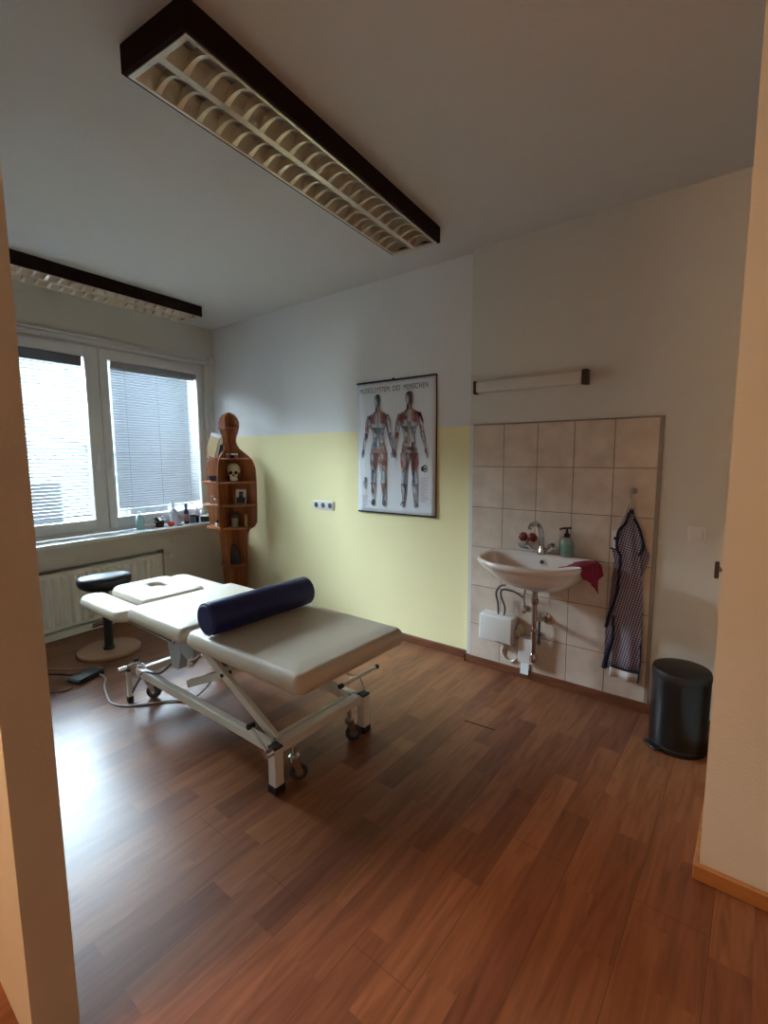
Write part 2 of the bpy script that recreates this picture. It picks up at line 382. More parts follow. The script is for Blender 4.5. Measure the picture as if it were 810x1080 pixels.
# ------------------------------------------------------------------ window
win = thing('window_1', None, None, (-.05, -1.2, .81), W=True, kind='structure')
b = BM()
box(b, -.14, -.055, -2.335, -2.28, .815, 2.47); box(b, -.14, -.055, -.155, -.10, .815, 2.47)
box(b, -.14, -.055, -2.28, -.155, .815, .868); box(b, -.14, -.055, -2.28, -.155, 2.425, 2.47)
box(b, -.14, -.055, -1.215, -1.165, .868, 2.425)
obj('window_frame', b, M['pvc'], win, W=True)
def sash(y0, y1, l, r, zb, zt):
    # outer rectangle y0..y1 (negative t), glass opening inset
    b = BM()
    box(b, -.10, -.04, y0, y0 + l, .85, 2.455, .006, 2); box(b, -.10, -.04, y1 - r, y1, .85, 2.455, .006, 2)
    box(b, -.0995, -.0405, y0 + l - .006, y1 - r + .006, .85, zb, .006, 2); box(b, -.0995, -.0405, y0 + l - .006, y1 - r + .006, zt, 2.455, .006, 2)
    s = obj('sash', b, M['pvc'], win, W=True)
    g = BM(); box(g, -.094, -.088, y0 + l - .01, y1 - r + .01, zb - .01, zt + .01); obj('glass_pane', g, M['glass'], s, W=True, smooth=False)
    return s
s_left = sash(-2.33, -1.196, .11, .112, .945, 2.37)
s_right = sash(-1.186, -.112, .076, .065, .945, 2.37)
def wh(sashobj, t, z):
    b = BM(); box(b, -.04, -.028, -t - .013, -t + .013, z - .035, z + .035, .004, 2)
    cyl(b, (-.03, -t, z), (-.0, -t, z), .009); box(b, -.008, .004, -t - .009, -t + .009, z - .005, z + .115, .005, 2)
    h = obj('window_handle', b, M['plastic'], sashobj, W=True)
wh(s_left, 1.262, 1.41); wh(s_right, 1.149, 1.41)
# blinds (each hangs inside its own sash)
def blind(t0, t1, ztop, zbot, hh, tilt, hm, label, pitch=.029):
    r = thing('venetian_blind', label, 'window blind', (-.066, -(t0 + t1) / 2, zbot), W=True, group='venetian blinds in the two window sashes')
    b = BM(); box(b, -.086, -.052, -t1, -t0, ztop - hh, ztop, .002, 1); obj('head_rail', b, hm, r, W=True)
    b = BM(); z = ztop - hh - pitch * .5
    while z > zbot + .015:
        c = math.cos(tilt); s = math.sin(tilt); w = .0125
        pts = []
        for u, k in ((-1, 0), (0, .0022), (1, 0)):
            pts.append((-.069 + u * w * c - k * s, z + u * w * s + k * c))
        V = [[b.verts.new((x, y, zz)) for x, zz in pts] for y in (-t1 + .004, -t0 - .004)]
        for k in range(2): b.faces.new((V[0][k], V[0][k + 1], V[1][k + 1], V[1][k]))
        z -= pitch
    o = obj('slats', b, M['slat'], r, W=True)
    sm = o.modifiers.new('thick', 'SOLIDIFY'); sm.thickness = .0006
    b = BM(); box(b, -.08, -.056, -t1 + .004, -t0 - .004, zbot - .006, zbot + .006, .002, 1); obj('bottom_rail', b, M['slat'], r, W=True)
    for f in (.14, .5, .86):
        t = t0 + (t1 - t0) * f; b = BM()
        cyl(b, (-.054, -t, zbot), (-.054, -t, ztop - hh), .0011, n=6); cyl(b, (-.084, -t, zbot), (-.084, -t, ztop - hh), .0011, n=6)
        obj('ladder_cord', b, M['slat_dark'], r, W=True)
    return r
blind(1.325, 2.215, 2.368, .99, .082, math.radians(-20), M['slat_dark'], 'open grey venetian blind with bright daylight, left window sash')
blind(.182, 1.080, 2.368, 1.005, .055, math.radians(-62), M['rail_grey'], 'half-closed grey venetian blind in the right window sash by the corner', .0235)
# curtain rail
cr = thing('curtain_rail', 'white curtain rail running above the window', 'curtain rail', (.02, -1.3, 2.5), W=True)
b = BM(); box(b, 0, .035, -2.9, -.075, 2.508, 2.53, .003, 1); box(b, .001, .028, -2.9, -.075, 2.482, 2.503, .003, 1); obj('rail_profile', b, M['pvc'], cr, W=True)
b = BM(); box(b, 0, .055, -.078, -.015, 2.475, 2.545, .006, 2); obj('end_block', b, M['pvc'], cr, W=True)
b = BM(); tube(b, [(.012, -.06, 2.475), (.012, -.062, 1.8), (.012, -.068, .815)], .004, 6, 3); obj('pull_cord', b, M['pvc'], cr, W=True)

# radiator
rd = thing('radiator', 'cream ribbed panel radiator under the window sill', 'radiator', (.1, -1.7, .06), W=True)
b = BM(); t0, t1 = .80, 2.6
n = int((t1 - t0) / .0165); V = []
for i in range(n + 1):
    t = t0 + (t1 - t0) * i / n; x = .104 + (.022 if (i % 4) in (1, 2) else 0)
    if i < 3 or i > n - 3: x = .104
    V.append([b.verts.new((x if .1 < f < .9 else .104, -t, .08 + .47 * f)) for f in (0, .06, .11, .89, .94, 1)])
for A, B in zip(V, V[1:]):
    for k in range(5): b.faces.new((A[k], A[k + 1], B[k + 1], B[k]))
box(b, .02, .103, -t1, -t0, .08, .55); obj('front_panel', b, M['radiator'], rd, W=True)
b = BM(); box(b, .015, .118, -t1 - .005, -t0 + .005, .548, .562, .002, 1); box(b, .015, .116, -t0, -t0 + .006, .08, .55); obj('top_grille', b, M['radiator'], rd, W=True)
b = BM(); cyl(b, (.09, -.80, .535), (.09, -.772, .535), .010); cyl(b, (.13, -.74, .535), (.185, -.74, .535), .019); cyl(b, (.12, -.74, .535), (.132, -.74, .535), .013); obj('thermostat_valve', b, M['plastic'], rd, W=True)
b = BM(); tube(b, [(.12, -.95, .10), (.125, -.95, .05), (.14, -1.0, .035), (.14, -1.5, .035)], .009, 8, 3); tube(b, [(.12, -1.05, .10), (.13, -1.06, .06), (.15, -1.1, .055), (.15, -1.5, .06)], .009, 8, 3); obj('feed_pipe', b, M['copper'], rd, W=True)
b = BM(); box(b, 0, .105, -2.6, -.80, 0, .055, .003, 1); obj('baseboard_window', b, M['radiator'], W=True, kind='structure')
# parapet sockets
def sock_plate(name, label, t, z, W=True, parts=1):
    r = thing(name, label, 'wall socket', (.12, -t, z), W=W)
    b = BM(); box(b, .12, .128, -t - .036 * parts, -t + .036 * parts, z - .036, z + .036, .004, 2); obj('frame', b, M['cream_plastic'], r, W=W)
    for k in range(parts):
        tt = t + (k - (parts - 1) / 2) * .068
        b = BM(); cyl(b, (.125, -tt, z), (.1295, -tt, z), .021); cyl(b, (.1295, -tt, z + .006), (.13, -tt, z + .006), .003); cyl(b, (.1295, -tt, z - .008), (.13, -tt, z - .008), .003)
        obj('socket_insert', b, M['parapet'], r, W=W)
sock_plate('wall_socket', 'beige double socket on the parapet under the window sill', .62, .685, parts=2)

# ------------------------------------------------------------------ outside
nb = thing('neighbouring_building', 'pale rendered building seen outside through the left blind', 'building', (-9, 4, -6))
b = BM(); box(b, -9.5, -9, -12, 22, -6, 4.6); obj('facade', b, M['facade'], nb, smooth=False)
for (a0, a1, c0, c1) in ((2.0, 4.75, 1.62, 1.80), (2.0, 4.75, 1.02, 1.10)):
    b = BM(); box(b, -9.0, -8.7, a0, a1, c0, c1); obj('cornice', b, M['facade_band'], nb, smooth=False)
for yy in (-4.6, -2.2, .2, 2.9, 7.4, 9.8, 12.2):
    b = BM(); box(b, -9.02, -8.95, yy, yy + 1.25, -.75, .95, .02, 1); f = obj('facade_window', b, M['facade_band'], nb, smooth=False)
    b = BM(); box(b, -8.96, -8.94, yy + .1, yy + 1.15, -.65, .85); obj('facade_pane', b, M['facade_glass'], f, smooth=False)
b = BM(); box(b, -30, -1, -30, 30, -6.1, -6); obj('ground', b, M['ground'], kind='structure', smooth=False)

# ------------------------------------------------------------------ ceiling lamps
def louvre_lamp(cx, cy, label):
    L, Wd, zb = 1.74, .335, 2.760
    r = thing('louvre_ceiling_lamp', label, 'ceiling lamp', (cx, cy, zb), math.atan(K), group='twin louvre ceiling lamps')
    def O(name, bm, m, p=r):
        bmesh.ops.transform(bm, matrix=ROOTS[r.name] @ Matrix.Translation((0, 0, -zb)), verts=bm.verts[:]); return obj(name, bm, m, p)
    hx, hy = Wd / 2, L / 2
    b = BM()
    box(b, -hx, -hx + .014, -hy, hy, zb + .003, H - .001, .001, 1); box(b, hx - .014, hx, -hy, hy, zb + .003, H - .001, .001, 1)
    box(b, -hx + .014, hx - .014, -hy, -hy + .014, zb + .003, H - .001); box(b, -hx + .014, hx - .014, hy - .014, hy, zb + .003, H - .001)
    box(b, -hx + .014, hx - .014, -hy + .014, hy - .014, H - .012, H - .001)
    O('housing', b, M['brown'])
    b = BM()      # aluminium edge and middle strip
    ix, iy = hx - .014, hy - .014
    box(b, -ix, -ix + .012, -iy, iy, zb - .002, zb + .01); box(b, ix - .012, ix, -iy, iy, zb - .002, zb + .01)
    box(b, -ix + .012, ix - .012, -iy, -iy + .018, zb - .002, zb + .01); box(b, -ix + .012, ix - .012, iy - .018, iy, zb - .002, zb + .01)
    O('reflector_frame', b, M['louvre'])
    b = BM(); box(b, -ix + .002, ix - .002, -iy, iy, H - .016, H - .013); O('back_reflector', b, M['pvc'])
    b = BM()      # parabolic side reflectors and cross blades of the two troughs
    y0, y1 = -iy + .018, iy - .018; nc = 20; px = (y1 - y0) / nc
    for sx in (-1, 1):
        xa, xb = (-ix + .012, -.014) if sx < 0 else (.014, ix - .012)
        for edge, sg in ((xa, 1), (xb, -1)):
            rows = []
            for y in (y0, y1):
                rows.append([b.verts.new((edge + sg * .026 * u ** 1.5, y, zb + .062 * u)) for u in (0, .25, .5, .75, 1)])
            for k in range(4): b.faces.new((rows[0][k], rows[0][k + 1], rows[1][k + 1], rows[1][k]))
        for i in range(nc + 1):
            y = y0 + px * i; sec = []
            for q in range(9):
                x = xa + (xb - xa) * q / 8; dip = .022 * math.sin(PI * q / 8)
                zz = zb + .001 + dip; wb = .012 * (1 - .45 * math.sin(PI * q / 8))
                sec.append([b.verts.new((x, y - wb, zz)), b.verts.new((x, y + wb, zz)), b.verts.new((x, y + .004, zb + .04)), b.verts.new((x, y + .001, zb + .058)), b.verts.new((x, y - .001, zb + .058)), b.verts.new((x, y - .004, zb + .04))])
            for A, B in zip(sec, sec[1:]):
                for k in range(6): b.faces.new((A[k], A[(k + 1) % 6], B[(k + 1) % 6], B[k]))
    box(b, -.0135, .0135, y0, y1, zb, zb + .01)
    O('louvre_grid', b, M['louvre'])
    for sx in (-1, 1):
        b = BM(); cyl(b, (sx * .078, -iy + .03, zb + .068), (sx * .078, iy - .03, zb + .068), .011, n=14); O('fluorescent_tube', b, M['tube'])
    return r
louvre_lamp(3.095, -1.345, 'dark brown twin louvre lamp in the middle of the ceiling, nearest')
louvre_lamp(.602, -1.395, 'dark brown louvre lamp on the ceiling in front of the window')

# ------------------------------------------------------------------ wall lamp, sockets, switch
wl = thing('wall_strip_lamp', 'white strip lamp with brown end caps above the tiles', 'wall lamp', (3.58, -.047, 1.95))
b = BM(); box(b, 3.228, 3.915, -.098, -.048, 1.912, 1.987, .012, 3); obj('diffuser', b, M['diffuser'], wl)
for x in (3.213, 3.915):
    b = BM(); box(b, x, x + .016 + (.018 if x > 3.5 else 0), -.103, -.047, 1.906, 1.992, .004, 2); obj('end_cap', b, M['brownbracket'], wl)
ts = thing('triple_socket', 'white triple socket on the yellow wall', 'wall socket', (1.67, 0, 1.055))
b = BM(); box(b, 1.542, 1.802, -.012, 0, 1.014, 1.096, .005, 2); obj('cover_frame', b, M['plastic'], ts)
for k in range(3):
    x = 1.585 + k * .087; b = BM()
    lathe(b, [(.034, 0), (.034, .014), (.028, .014), (.026, .004), (0, .004)], (x, -.0, 1.055), 24, rot=Matrix.Rotation(PI / 2, 4, 'X')); s = obj('socket_insert', b, M['plastic'], ts)
    b = BM(); cyl(b, (x, -.0122, 1.055), (x, -.0135, 1.055), .024, n=20); obj('socket_recess', b, M['hole'], s)
sw = thing('light_switch', 'white rocker light switch beside the tiled area', 'light switch', (4.528, -.047, 1.072))
b = BM(); box(b, 4.486, 4.572, -.056, -.047, 1.031, 1.113, .003, 2); obj('switch_frame', b, M['plastic'], sw)
b = BM(); box(b, 4.5, 4.558, -.064, -.055, 1.045, 1.099, .004, 2, rot=Matrix.Rotation(math.radians(5), 4, 'X')); obj('rocker', b, M['plastic'], sw)
hk = thing('lever_handle', 'small dark metal handle sticking out just beside the right pillar', 'handle', (4.70, -.5, .985))
b = BM(); cyl(b, (4.70, -.5, .985), (4.69, -.5, .985), .03, n=16); cyl(b, (4.69, -.5, .985), (4.655, -.5, .985), .01, n=12); obj('rose', b, M['chrome'], hk)
b = BM(); tube(b, [(4.658, -.5, .988), (4.652, -.46, .985), (4.65, -.40, .97)], .010, 8, 3); box(b, 4.643, 4.66, -.515, -.49, .945, 1.02, .004, 2); obj('grip', b, M['brownbracket'], hk)

# ------------------------------------------------------------------ poster
ps = thing('anatomy_poster', 'laminated muscle anatomy poster on the yellow and white wall', 'poster', (2.485, 0, 1.56))
PX0, PX1, PZ0, PZ1 = 2.103, 2.868, 1.034, 2.084
b = BM(); NX, NZ = 16, 24; G = []
for j in range(NZ + 1):
    G.append([b.verts.new((PX0 + (PX1 - PX0) * i / NX, -.014 - .004 * math.sin(i / NX * PI * 3) * math.sin(j / NZ * PI), PZ0 + (PZ1 - PZ0) * j / NZ)) for i in range(NX + 1)])
for j in range(NZ):
    for i in range(NX): b.faces.new((G[j][i], G[j][i + 1], G[j + 1][i + 1], G[j + 1][i]))
o = obj('sheet', b, M['postersheet'], ps); sd = o.modifiers.new('t', 'SOLIDIFY'); sd.thickness = .002
for z in (PZ0 - .004, PZ1 - .006):
    b = BM(); box(b, PX0 - .002, PX1 + .004, -.022, -.004, z, z + .012, .002, 1); obj('hanging_strip', b, M['darkpr'], ps)
b = BM(); box(b, PX1, PX1 + .002, -.016, -.002, PZ0, PZ1); obj('side_edge', b, M['brownbracket'], ps)
b = BM(); cyl(b, (2.47, -.012, PZ1 + .012), (2.47, 0, PZ1 + .012), .006, n=10); obj('hanger', b, M['darkpr'], ps)
def text_mesh(s, w, h):
    cu = bpy.data.curves.new('txt', 'FONT'); cu.body = s; cu.size = 1; cu.offset = 0; cu.space_character = 1.12
    to = bpy.data.objects.new('txt', cu); COL.objects.link(to); bpy.context.view_layer.update()
    dg = bpy.context.evaluated_depsgraph_get(); me = bpy.data.meshes.new_from_object(to.evaluated_get(dg))
    bm = bmesh.new(); bm.from_mesh(me); bpy.data.objects.remove(to); bpy.data.meshes.remove(me)
    xs = [v.co.x for v in bm.verts]; ys = [v.co.y for v in bm.verts]
    x0, x1, y0, y1 = min(xs), max(xs), min(ys), max(ys)
    for v in bm.verts: v.co = Vector(((v.co.x - x0) / (x1 - x0) * w, 0, (v.co.y - y0) / (y1 - y0) * h))
    return bm
tb = text_mesh('MUSKELSYSTEM  DES  MENSCHEN', .665, .040)
for v in tb.verts: v.co += Vector((2.138, -.0215, 1.998))
obj('lettering', tb, M['darkpr'], ps, smooth=False)
# muscle figures: printed patches, lofted limb strips with ink colours
RED = [(160, 72, 62), (132, 54, 50), (176, 98, 76), (112, 48, 48), (205, 160, 140), (146, 84, 66), (200, 190, 188)]
BLU = [(150, 165, 178), (110, 128, 140), (186, 190, 196), (84, 100, 106), (162, 176, 176)]
MIX = RED[:4] + BLU[:3] + [(195, 178, 160)]
def ink_obj(name, strips):
    b = BM(); cl = b.loops.layers.color.new('ink')
    rnd = random.Random(5)
    for si, (pts, pal) in enumerate(strips):          # pts: list of (cx, cz, halfwidth)
        P = []
        for i in range(len(pts) - 1):
            a, c = pts[i], pts[i + 1]; n = max(1, int(math.hypot(a[0] - c[0], a[1] - c[1]) / .016))
            for k in range(n): P.append(tuple(a[q] + (c[q] - a[q]) * k / n for q in range(3)))
        P.append(pts[-1]); cols = 4; rows = []
        for i, (x, z, w) in enumerate(P):
            A = P[max(i - 1, 0)]; B = P[min(i + 1, len(P) - 1)]; dx, dz = B[0] - A[0], B[1] - A[1]; l = math.hypot(dx, dz) or 1
            nx, nz = -dz / l, dx / l
            rows.append([b.verts.new((x + nx * w * u + (rnd.uniform(-.002, .002) if abs(u) < .9 else 0), -.0205 - .00007 * si, z + nz * w * u)) for u in (-1, -.5, 0, .5, 1)])
        prev = [rgb(*rnd.choice(pal)) for _ in range(5)]
        for A, B in zip(rows, rows[1:]):
            nxt = []
            for k in range(5):
                c = prev[k] if rnd.random() < .62 else rgb(*rnd.choice(pal)); g = rnd.uniform(.95, 1.35)
                nxt.append(tuple(.55 * prev[k][q] + .45 * c[q] * g for q in range(3)) + (1,) if rnd.random() < .88 else (.72, .72, .74, 1))
            for k in range(cols):
                f = b.faces.new((A[k], A[k + 1], B[k + 1], B[k]))
                for lp, cc in zip(f.loops, (prev[k], prev[k + 1], nxt[k + 1], nxt[k])): lp[cl] = cc
            prev = nxt
    return obj(name, b, M['ink'], ps, smooth=False)
def fig(cx, front):
    z0 = 1.112; S = .872   # figure height
    def p(x, z, w): return (cx + x * S * .5, z0 + z * S, w * S * .5)
    arm = .9
    st = []
    headpal = BLU if not front else [(120, 95, 92), (150, 120, 110), (100, 84, 88)]
    st.append(([p(0, 1.0, .03), p(0, .985, .07), p(0, .95, .085), p(0, .91, .075), p(0, .885, .05)], headpal))
    st.append(([p(0, .89, .055), p(0, .85, .06), p(0, .835, .12), p(0, .815, .20), p(0, .77, .22), p(0, .70, .185)], RED))
    st.append(([p(0, .70, .175), p(0, .62, .125), p(0, .56, .14)], MIX))
    st.append(([p(0, .56, .14), p(0, .50, .17), p(0, .455, .165)], RED if front else MIX))
    if not front: st.append(([p(0, .86, .012), p(0, .62, .014)], BLU)); st.append(([p(0, .62, .05), p(0, .52, .07)], BLU))
    else: st.append(([p(0, .74, .04), p(0, .52, .045)], [(196, 190, 182), (170, 150, 150)])); st.append(([p(-.1, .79, .075), p(-.1, .72, .07)], [(176, 92, 44), (160, 76, 44)]))
    for s in (-1, 1):
        st.append(([p(s * .2, .81, .045), p(s * .24, .74, .058), p(s * .27, .65, .045)], RED))
        st.append(([p(s * .27, .65, .045), p(s * .31, .57, .045), p(s * .35, .50, .028)], MIX))
        st.append(([p(s * .35, .50, .028), p(s * .37, .46, .035), p(s * .385, .42, .012)], BLU if s < 0 else MIX))
        st.append(([p(s * .10, .47, .09), p(s * .105, .38, .088), p(s * .11, .31, .06)], RED if s > 0 or front else MIX))
        st.append(([p(s * .11, .31, .055), p(s * .12, .25, .05), p(s * .12, .19, .062)], BLU))
        st.append(([p(s * .12, .19, .062), p(s * .125, .10, .045), p(s * .125, .035, .026)], MIX))
        st.append(([p(s * .125, .035, .028), p(s * (.15 if front else .13), .0, .045), p(s * .17, -.012, .04)], BLU))
    return st
ink_obj('back_view_figure', fig(2.323, False))
ink_obj('front_view_figure', fig(2.632, True))
ink_obj('detail_drawing', [([(2.185, 1.32, .012), (2.18, 1.27, .022), (2.185, 1.22, .008)], BLU)])
ink_obj('detail_drawing', [([(2.74, 1.395, .012), (2.775, 1.40, .03), (2.80, 1.395, .018)], [(120, 84, 70), (90, 70, 62)])])
b = BM()
for k in range(16): box(b, 2.735, 2.735 + random.uniform(.04, .085), -.0214, -.0209, 1.325 - k * .012, 1.3275 - k * .012)
for k in range(9): box(b, 2.15, 2.15 + random.uniform(.03, .07), -.0214, -.0209, 1.17 - k * .012, 1.1725 - k * .012)
obj('fine_print', b, M['pinklabel'], ps, smooth=False)

# ------------------------------------------------------------------ massage table
mt = thing('massage_table', 'height-adjustable beige massage table on a white steel frame', 'massage table', (2.45, -1.5, 0))
def cushion(name, x0, x1, y0, y1, z0, z1, r=.038, corner=.05, hole=None, rot=None, dome=.006):
    """padded board: outline rounded rectangle lofted over a rounded edge profile, domed top"""
    b = BM(); cx, cy = (x0 + x1) / 2, (y0 + y1) / 2; hx, hy = (x1 - x0) / 2, (y1 - y0) / 2
    def outline(ins, n=6):
        P = []; c = max(corner - ins, .006)
        for sx, sy, a0 in ((1, 1, 0), (-1, 1, 90), (-1, -1, 180), (1, -1, 270)):
            ox, oy = cx + sx * (hx - ins - c), cy + sy * (hy - ins - c)
            for k in range(n + 1):
                a = math.radians(a0 + 90 * k / n); P.append((ox + c * math.cos(a), oy + c * math.sin(a)))
        Q = []
        for i, p in enumerate(P):
            Q.append(p)
            if i % (n + 1) == n:
                q = P[(i + 1) % len(P)]; Q += [(p[0] + (q[0] - p[0]) * k / 8, p[1] + (q[1] - p[1]) * k / 8) for k in range(1, 8)]
        return Q
    zm = (z0 + z1) / 2; hz = (z1 - z0) / 2; rings = []
    prof = [(.03, z0), (.012, z0 + .006)] + [(r * (1 - math.cos(a)), z0 + (z1 - z0) * .35 + (z1 - z0) * .65 * math.sin(a)) for a in [PI / 2 * k / 6 for k in range(7)]]
    for ins, z in prof: rings.append([b.verts.new((x, y, z)) for x, y in outline(ins)])
    n = len(rings[0])
    for A, B in zip(rings, rings[1:]):
        for k in range(n): b.faces.new((A[k], A[(k + 1) % n], B[(k + 1) % n], B[k]))
    b.faces.new(rings[0][::-1])
    top = rings[-1]
    if hole is None:
        last = top
        for s, dz in ((.8, dome * .6), (.45, dome * .9)):
            ring = [b.verts.new((cx + (v.co.x - cx) * s, cy + (v.co.y - cy) * s, z1 + dz)) for v in top]
            for k in range(n): b.faces.new((last[k], last[(k + 1) % n], ring[(k + 1) % n], ring[k]))
            last = ring
        b.faces.new(last)
    else:
        hxx, hyy, ra, rb = hole; last = top
        def hring(s, z):
            R = []
            for v in top:
                a = math.atan2((v.co.y - hyy) / rb, (v.co.x - hxx) / ra); R.append((hxx + ra * s * math.cos(a), hyy + rb * s * math.sin(a), z))
            return R
        mid = [((v.co.x + h[0]) / 2, (v.co.y + h[1]) / 2, z1 + dome) for v, h in zip(top, hring(1.15, z1))]
        for R in (mid, hring(1.15, z1 + dome * .8), hring(1.03, z1 - .002), hring(1, z1 - .014), hring(1, z0)):
            ring = [b.verts.new(p) for p in R]
            for k in range(n): b.faces.new((last[k], last[(k + 1) % n], ring[(k + 1) % n], ring[k]))
            last = ring
        b.faces.new(last)
    if rot is not None:
        xf(b, b.verts[:], Matrix.Translation((cx, cy, zm)) @ rot @ Matrix.Translation((-cx, -cy, -zm)))
    return obj(name, b, M['vinyl'], mt, angle=60)
cushion('foot_cushion', 2.525, 3.40, -1.862, -1.128, .535, .622)
cushion('middle_cushion', 1.875, 2.515, -1.862, -1.128, .535, .622)
hp = cushion('head_cushion', 1.30, 1.868, -1.724, -1.292, .548, .622, corner=.09, hole=(1.55, -1.495, .075, .055))
cushion('armrest_cushion', 1.235, 1.862, -1.900, -1.722, .512, .584, r=.034, corner=.085)
cushion('armrest_cushion', 1.235, 1.862, -1.294, -1.116, .520, .590, r=.034, corner=.085)
b = BM(); cushion_lid = lathe(b, [(0, 0), (.066, 0), (.066, .03), (.05, .042), (0, .046)], (1.55, -1.495, .562), 28, sx=1.1, sy=.8); o = obj('face_hole_plug', b, M['plastic'], mt)
# upper steel frame
b = BM()
for y in (-1.74, -1.25):
    bar(b, (2.40, y, .515), (3.30, y, .515), .03, .035)
bar(b, (2.40, -1.74, .515), (2.40, -1.25, .515), .03, .035); bar(b, (3.28, -1.74, .515), (3.28, -1.25, .515), .03, .035)
for y in (-1.70, -1.30): bar(b, (1.30, y, .515), (2.40, y, .515), .025, .025)
for y in (-1.81, -1.21): bar(b, (1.45, y, .503), (1.45, y + (.13 if y < -1.5 else -.13), .503), .03, .012); bar(b, (1.70, y, .503), (1.70, y + (.13 if y < -1.5 else -.13), .503), .03, .012)
obj('top_frame', b, M['frame'], mt)
b = BM(); tube(b, [(1.80, -1.815, .50), (2.34, -1.815, .50)], .009, 10, 1); tube(b, [(2.34, -1.815, .50), (2.345, -1.815, .535)], .008, 10, 1)
tube(b, [(1.82, -1.815, .50), (1.82, -1.72, .515)], .007, 8, 1); tube(b, [(2.32, -1.815, .50), (2.32, -1.72, .515)], .007, 8, 1)
obj('side_rail', b, M['chrome'], mt)
# base frame
b = BM()
RZ = .19
for y in (-1.785, -1.215): bar(b, (1.84, y, RZ), (3.155, y, RZ), .04, .05, .004)
bar(b, (1.845, -1.80, RZ), (1.845, -1.20, RZ), .04, .04, .004); bar(b, (3.135, -1.80, RZ), (3.135, -1.20, RZ), .05, .05, .004)
obj('base_frame', b, M['frame'], mt)
def leg(x, y, w, zt):
    b = BM(); box(b, x - w / 2, x + w / 2, y - w / 2, y + w / 2, .03, zt - .006, .003, 1); l = obj('leg', b, M['frame'], mt)
    b = BM(); box(b, x - w / 2 - .004, x + w / 2 + .004, y - w / 2 - .004, y + w / 2 + .004, 0, .038, .004, 1); obj('rubber_foot', b, M['rubber'], l)
    b = BM(); box(b, x - w / 2, x + w / 2, y - w / 2, y + w / 2, zt - .008, zt + .003, .002, 1); obj('end_cap', b, M['rubber'], l)
leg(3.157, -1.800, .05, .217); leg(3.157, -1.200, .05, .217); leg(1.812, -1.838, .024, .205); leg(1.812, -1.165, .024, .205)
def caster(x, y, r=.043, yaw=-38):
    m = Matrix.Translation((x, y, 0)) @ Matrix.Rotation(math.radians(yaw), 4, 'Z')
    c = BM()
    cyl(c, (0, 0, .115), (0, 0, RZ - .02), .012, n=14); lathe(c, [(.0, .10), (.026, .10), (.028, .108), (.026, .124), (.016, .132), (0, .132)], (0, 0, 0), 18)
    for sx in (-1, 1): prism(c, [(-.014, .105), (.022, .105), (.034, r + .01), (.026, r - .010), (.012, r - .006), (-.006, .08)], Matrix.Translation((sx * .0185, 0, 0)) @ Matrix.Rotation(PI / 2, 4, 'Z'), .003)
    cyl(c, (-.022, .02, r), (.022, .02, r), .006, n=10)
    xf(c, c.verts[:], m); co = obj('caster', c, M['chrome'], mt)
    w = BM(); lathe(w, [(.012, -.013), (r - .006, -.013), (r, -.007), (r, .007), (r - .006, .013), (.012, .013)], (0, .02, r), 28, rot=Matrix.Rotation(PI / 2, 4, 'Y')); xf(w, w.verts[:], m); obj('wheel', w, M['greyrub'], co)
    h = BM(); cyl(h, (-.0142, .02, r), (.0142, .02, r), r * .5, n=18); xf(h, h.verts[:], m); obj('wheel_hub', h, M['slat_dark'], co)
caster(3.165, -1.70); caster(3.155, -1.31); caster(1.862, -1.735, .044, -50); caster(1.862, -1.27, .044, -50)
# scissor arms
for y in (-1.735, -1.265):
    s = 1 if y < -1.5 else -1
    b = BM(); bar(b, (2.43, y, .515), (3.10, y, .185), .028, .045, .003); obj('lift_arm', b, M['frame'], mt)
    b = BM(); bar(b, (2.27, y + s * .03, .205), (2.69, y + s * .03, .39), .024, .04, .003); obj('lift_link', b, M['frame'], mt)
    b = BM(); cyl(b, (2.685, y - s * .02, .39), (2.685, y + s * .05, .39), .011, n=14); obj('pivot_bolt', b, M['rubber'], mt); b = BM(); cyl(b, (3.09, y - s * .02, .19), (3.09, y - s * .012, .19), .012, n=14); obj('pivot_bolt', b, M['rubber'], mt)
for a_, c_, w_ in (((3.085, -1.735, .195), (3.085, -1.265, .195), .028), ((2.685, -1.70, .39), (2.685, -1.30, .39), .025), ((2.28, -1.705, .205), (2.28, -1.295, .205), .025)):
    b = BM(); bar(b, a_, c_, w_, w_); obj('cross_tube', b, M['frame'], mt)
b = BM()      # bracket below the hinge of the middle section
prism(b, [(2.15, .50), (2.30, .50), (2.30, .40), (2.27, .31), (2.20, .315), (2.17, .40)], Matrix.Translation((0, -1.76, 0)), .05)
prism(b, [(2.29, .50), (2.43, .50), (2.43, .43), (2.36, .385), (2.29, .42)], Matrix.Translation((0, -1.755, 0)), .04)
obj('hinge_bracket', b, M['bracket'], mt)
b = BM(); tube(b, [(2.24, -1.50, .33), (2.6, -1.50, .37)], .025, 14, 1); bar(b, (2.15, -1.72, .33), (2.15, -1.28, .33), .03, .03); tube(b, [(2.6, -1.5, .37), (2.685, -1.5, .39)], .012, 10, 1); obj('lift_motor', b, M['bracket'], mt)
b = BM(); ball(b, (2.44, -1.77, .395), .017); cyl(b, (2.44, -1.755, .395), (2.44, -1.72, .42), .009); obj('release_knob', b, M['chrome'], mt)
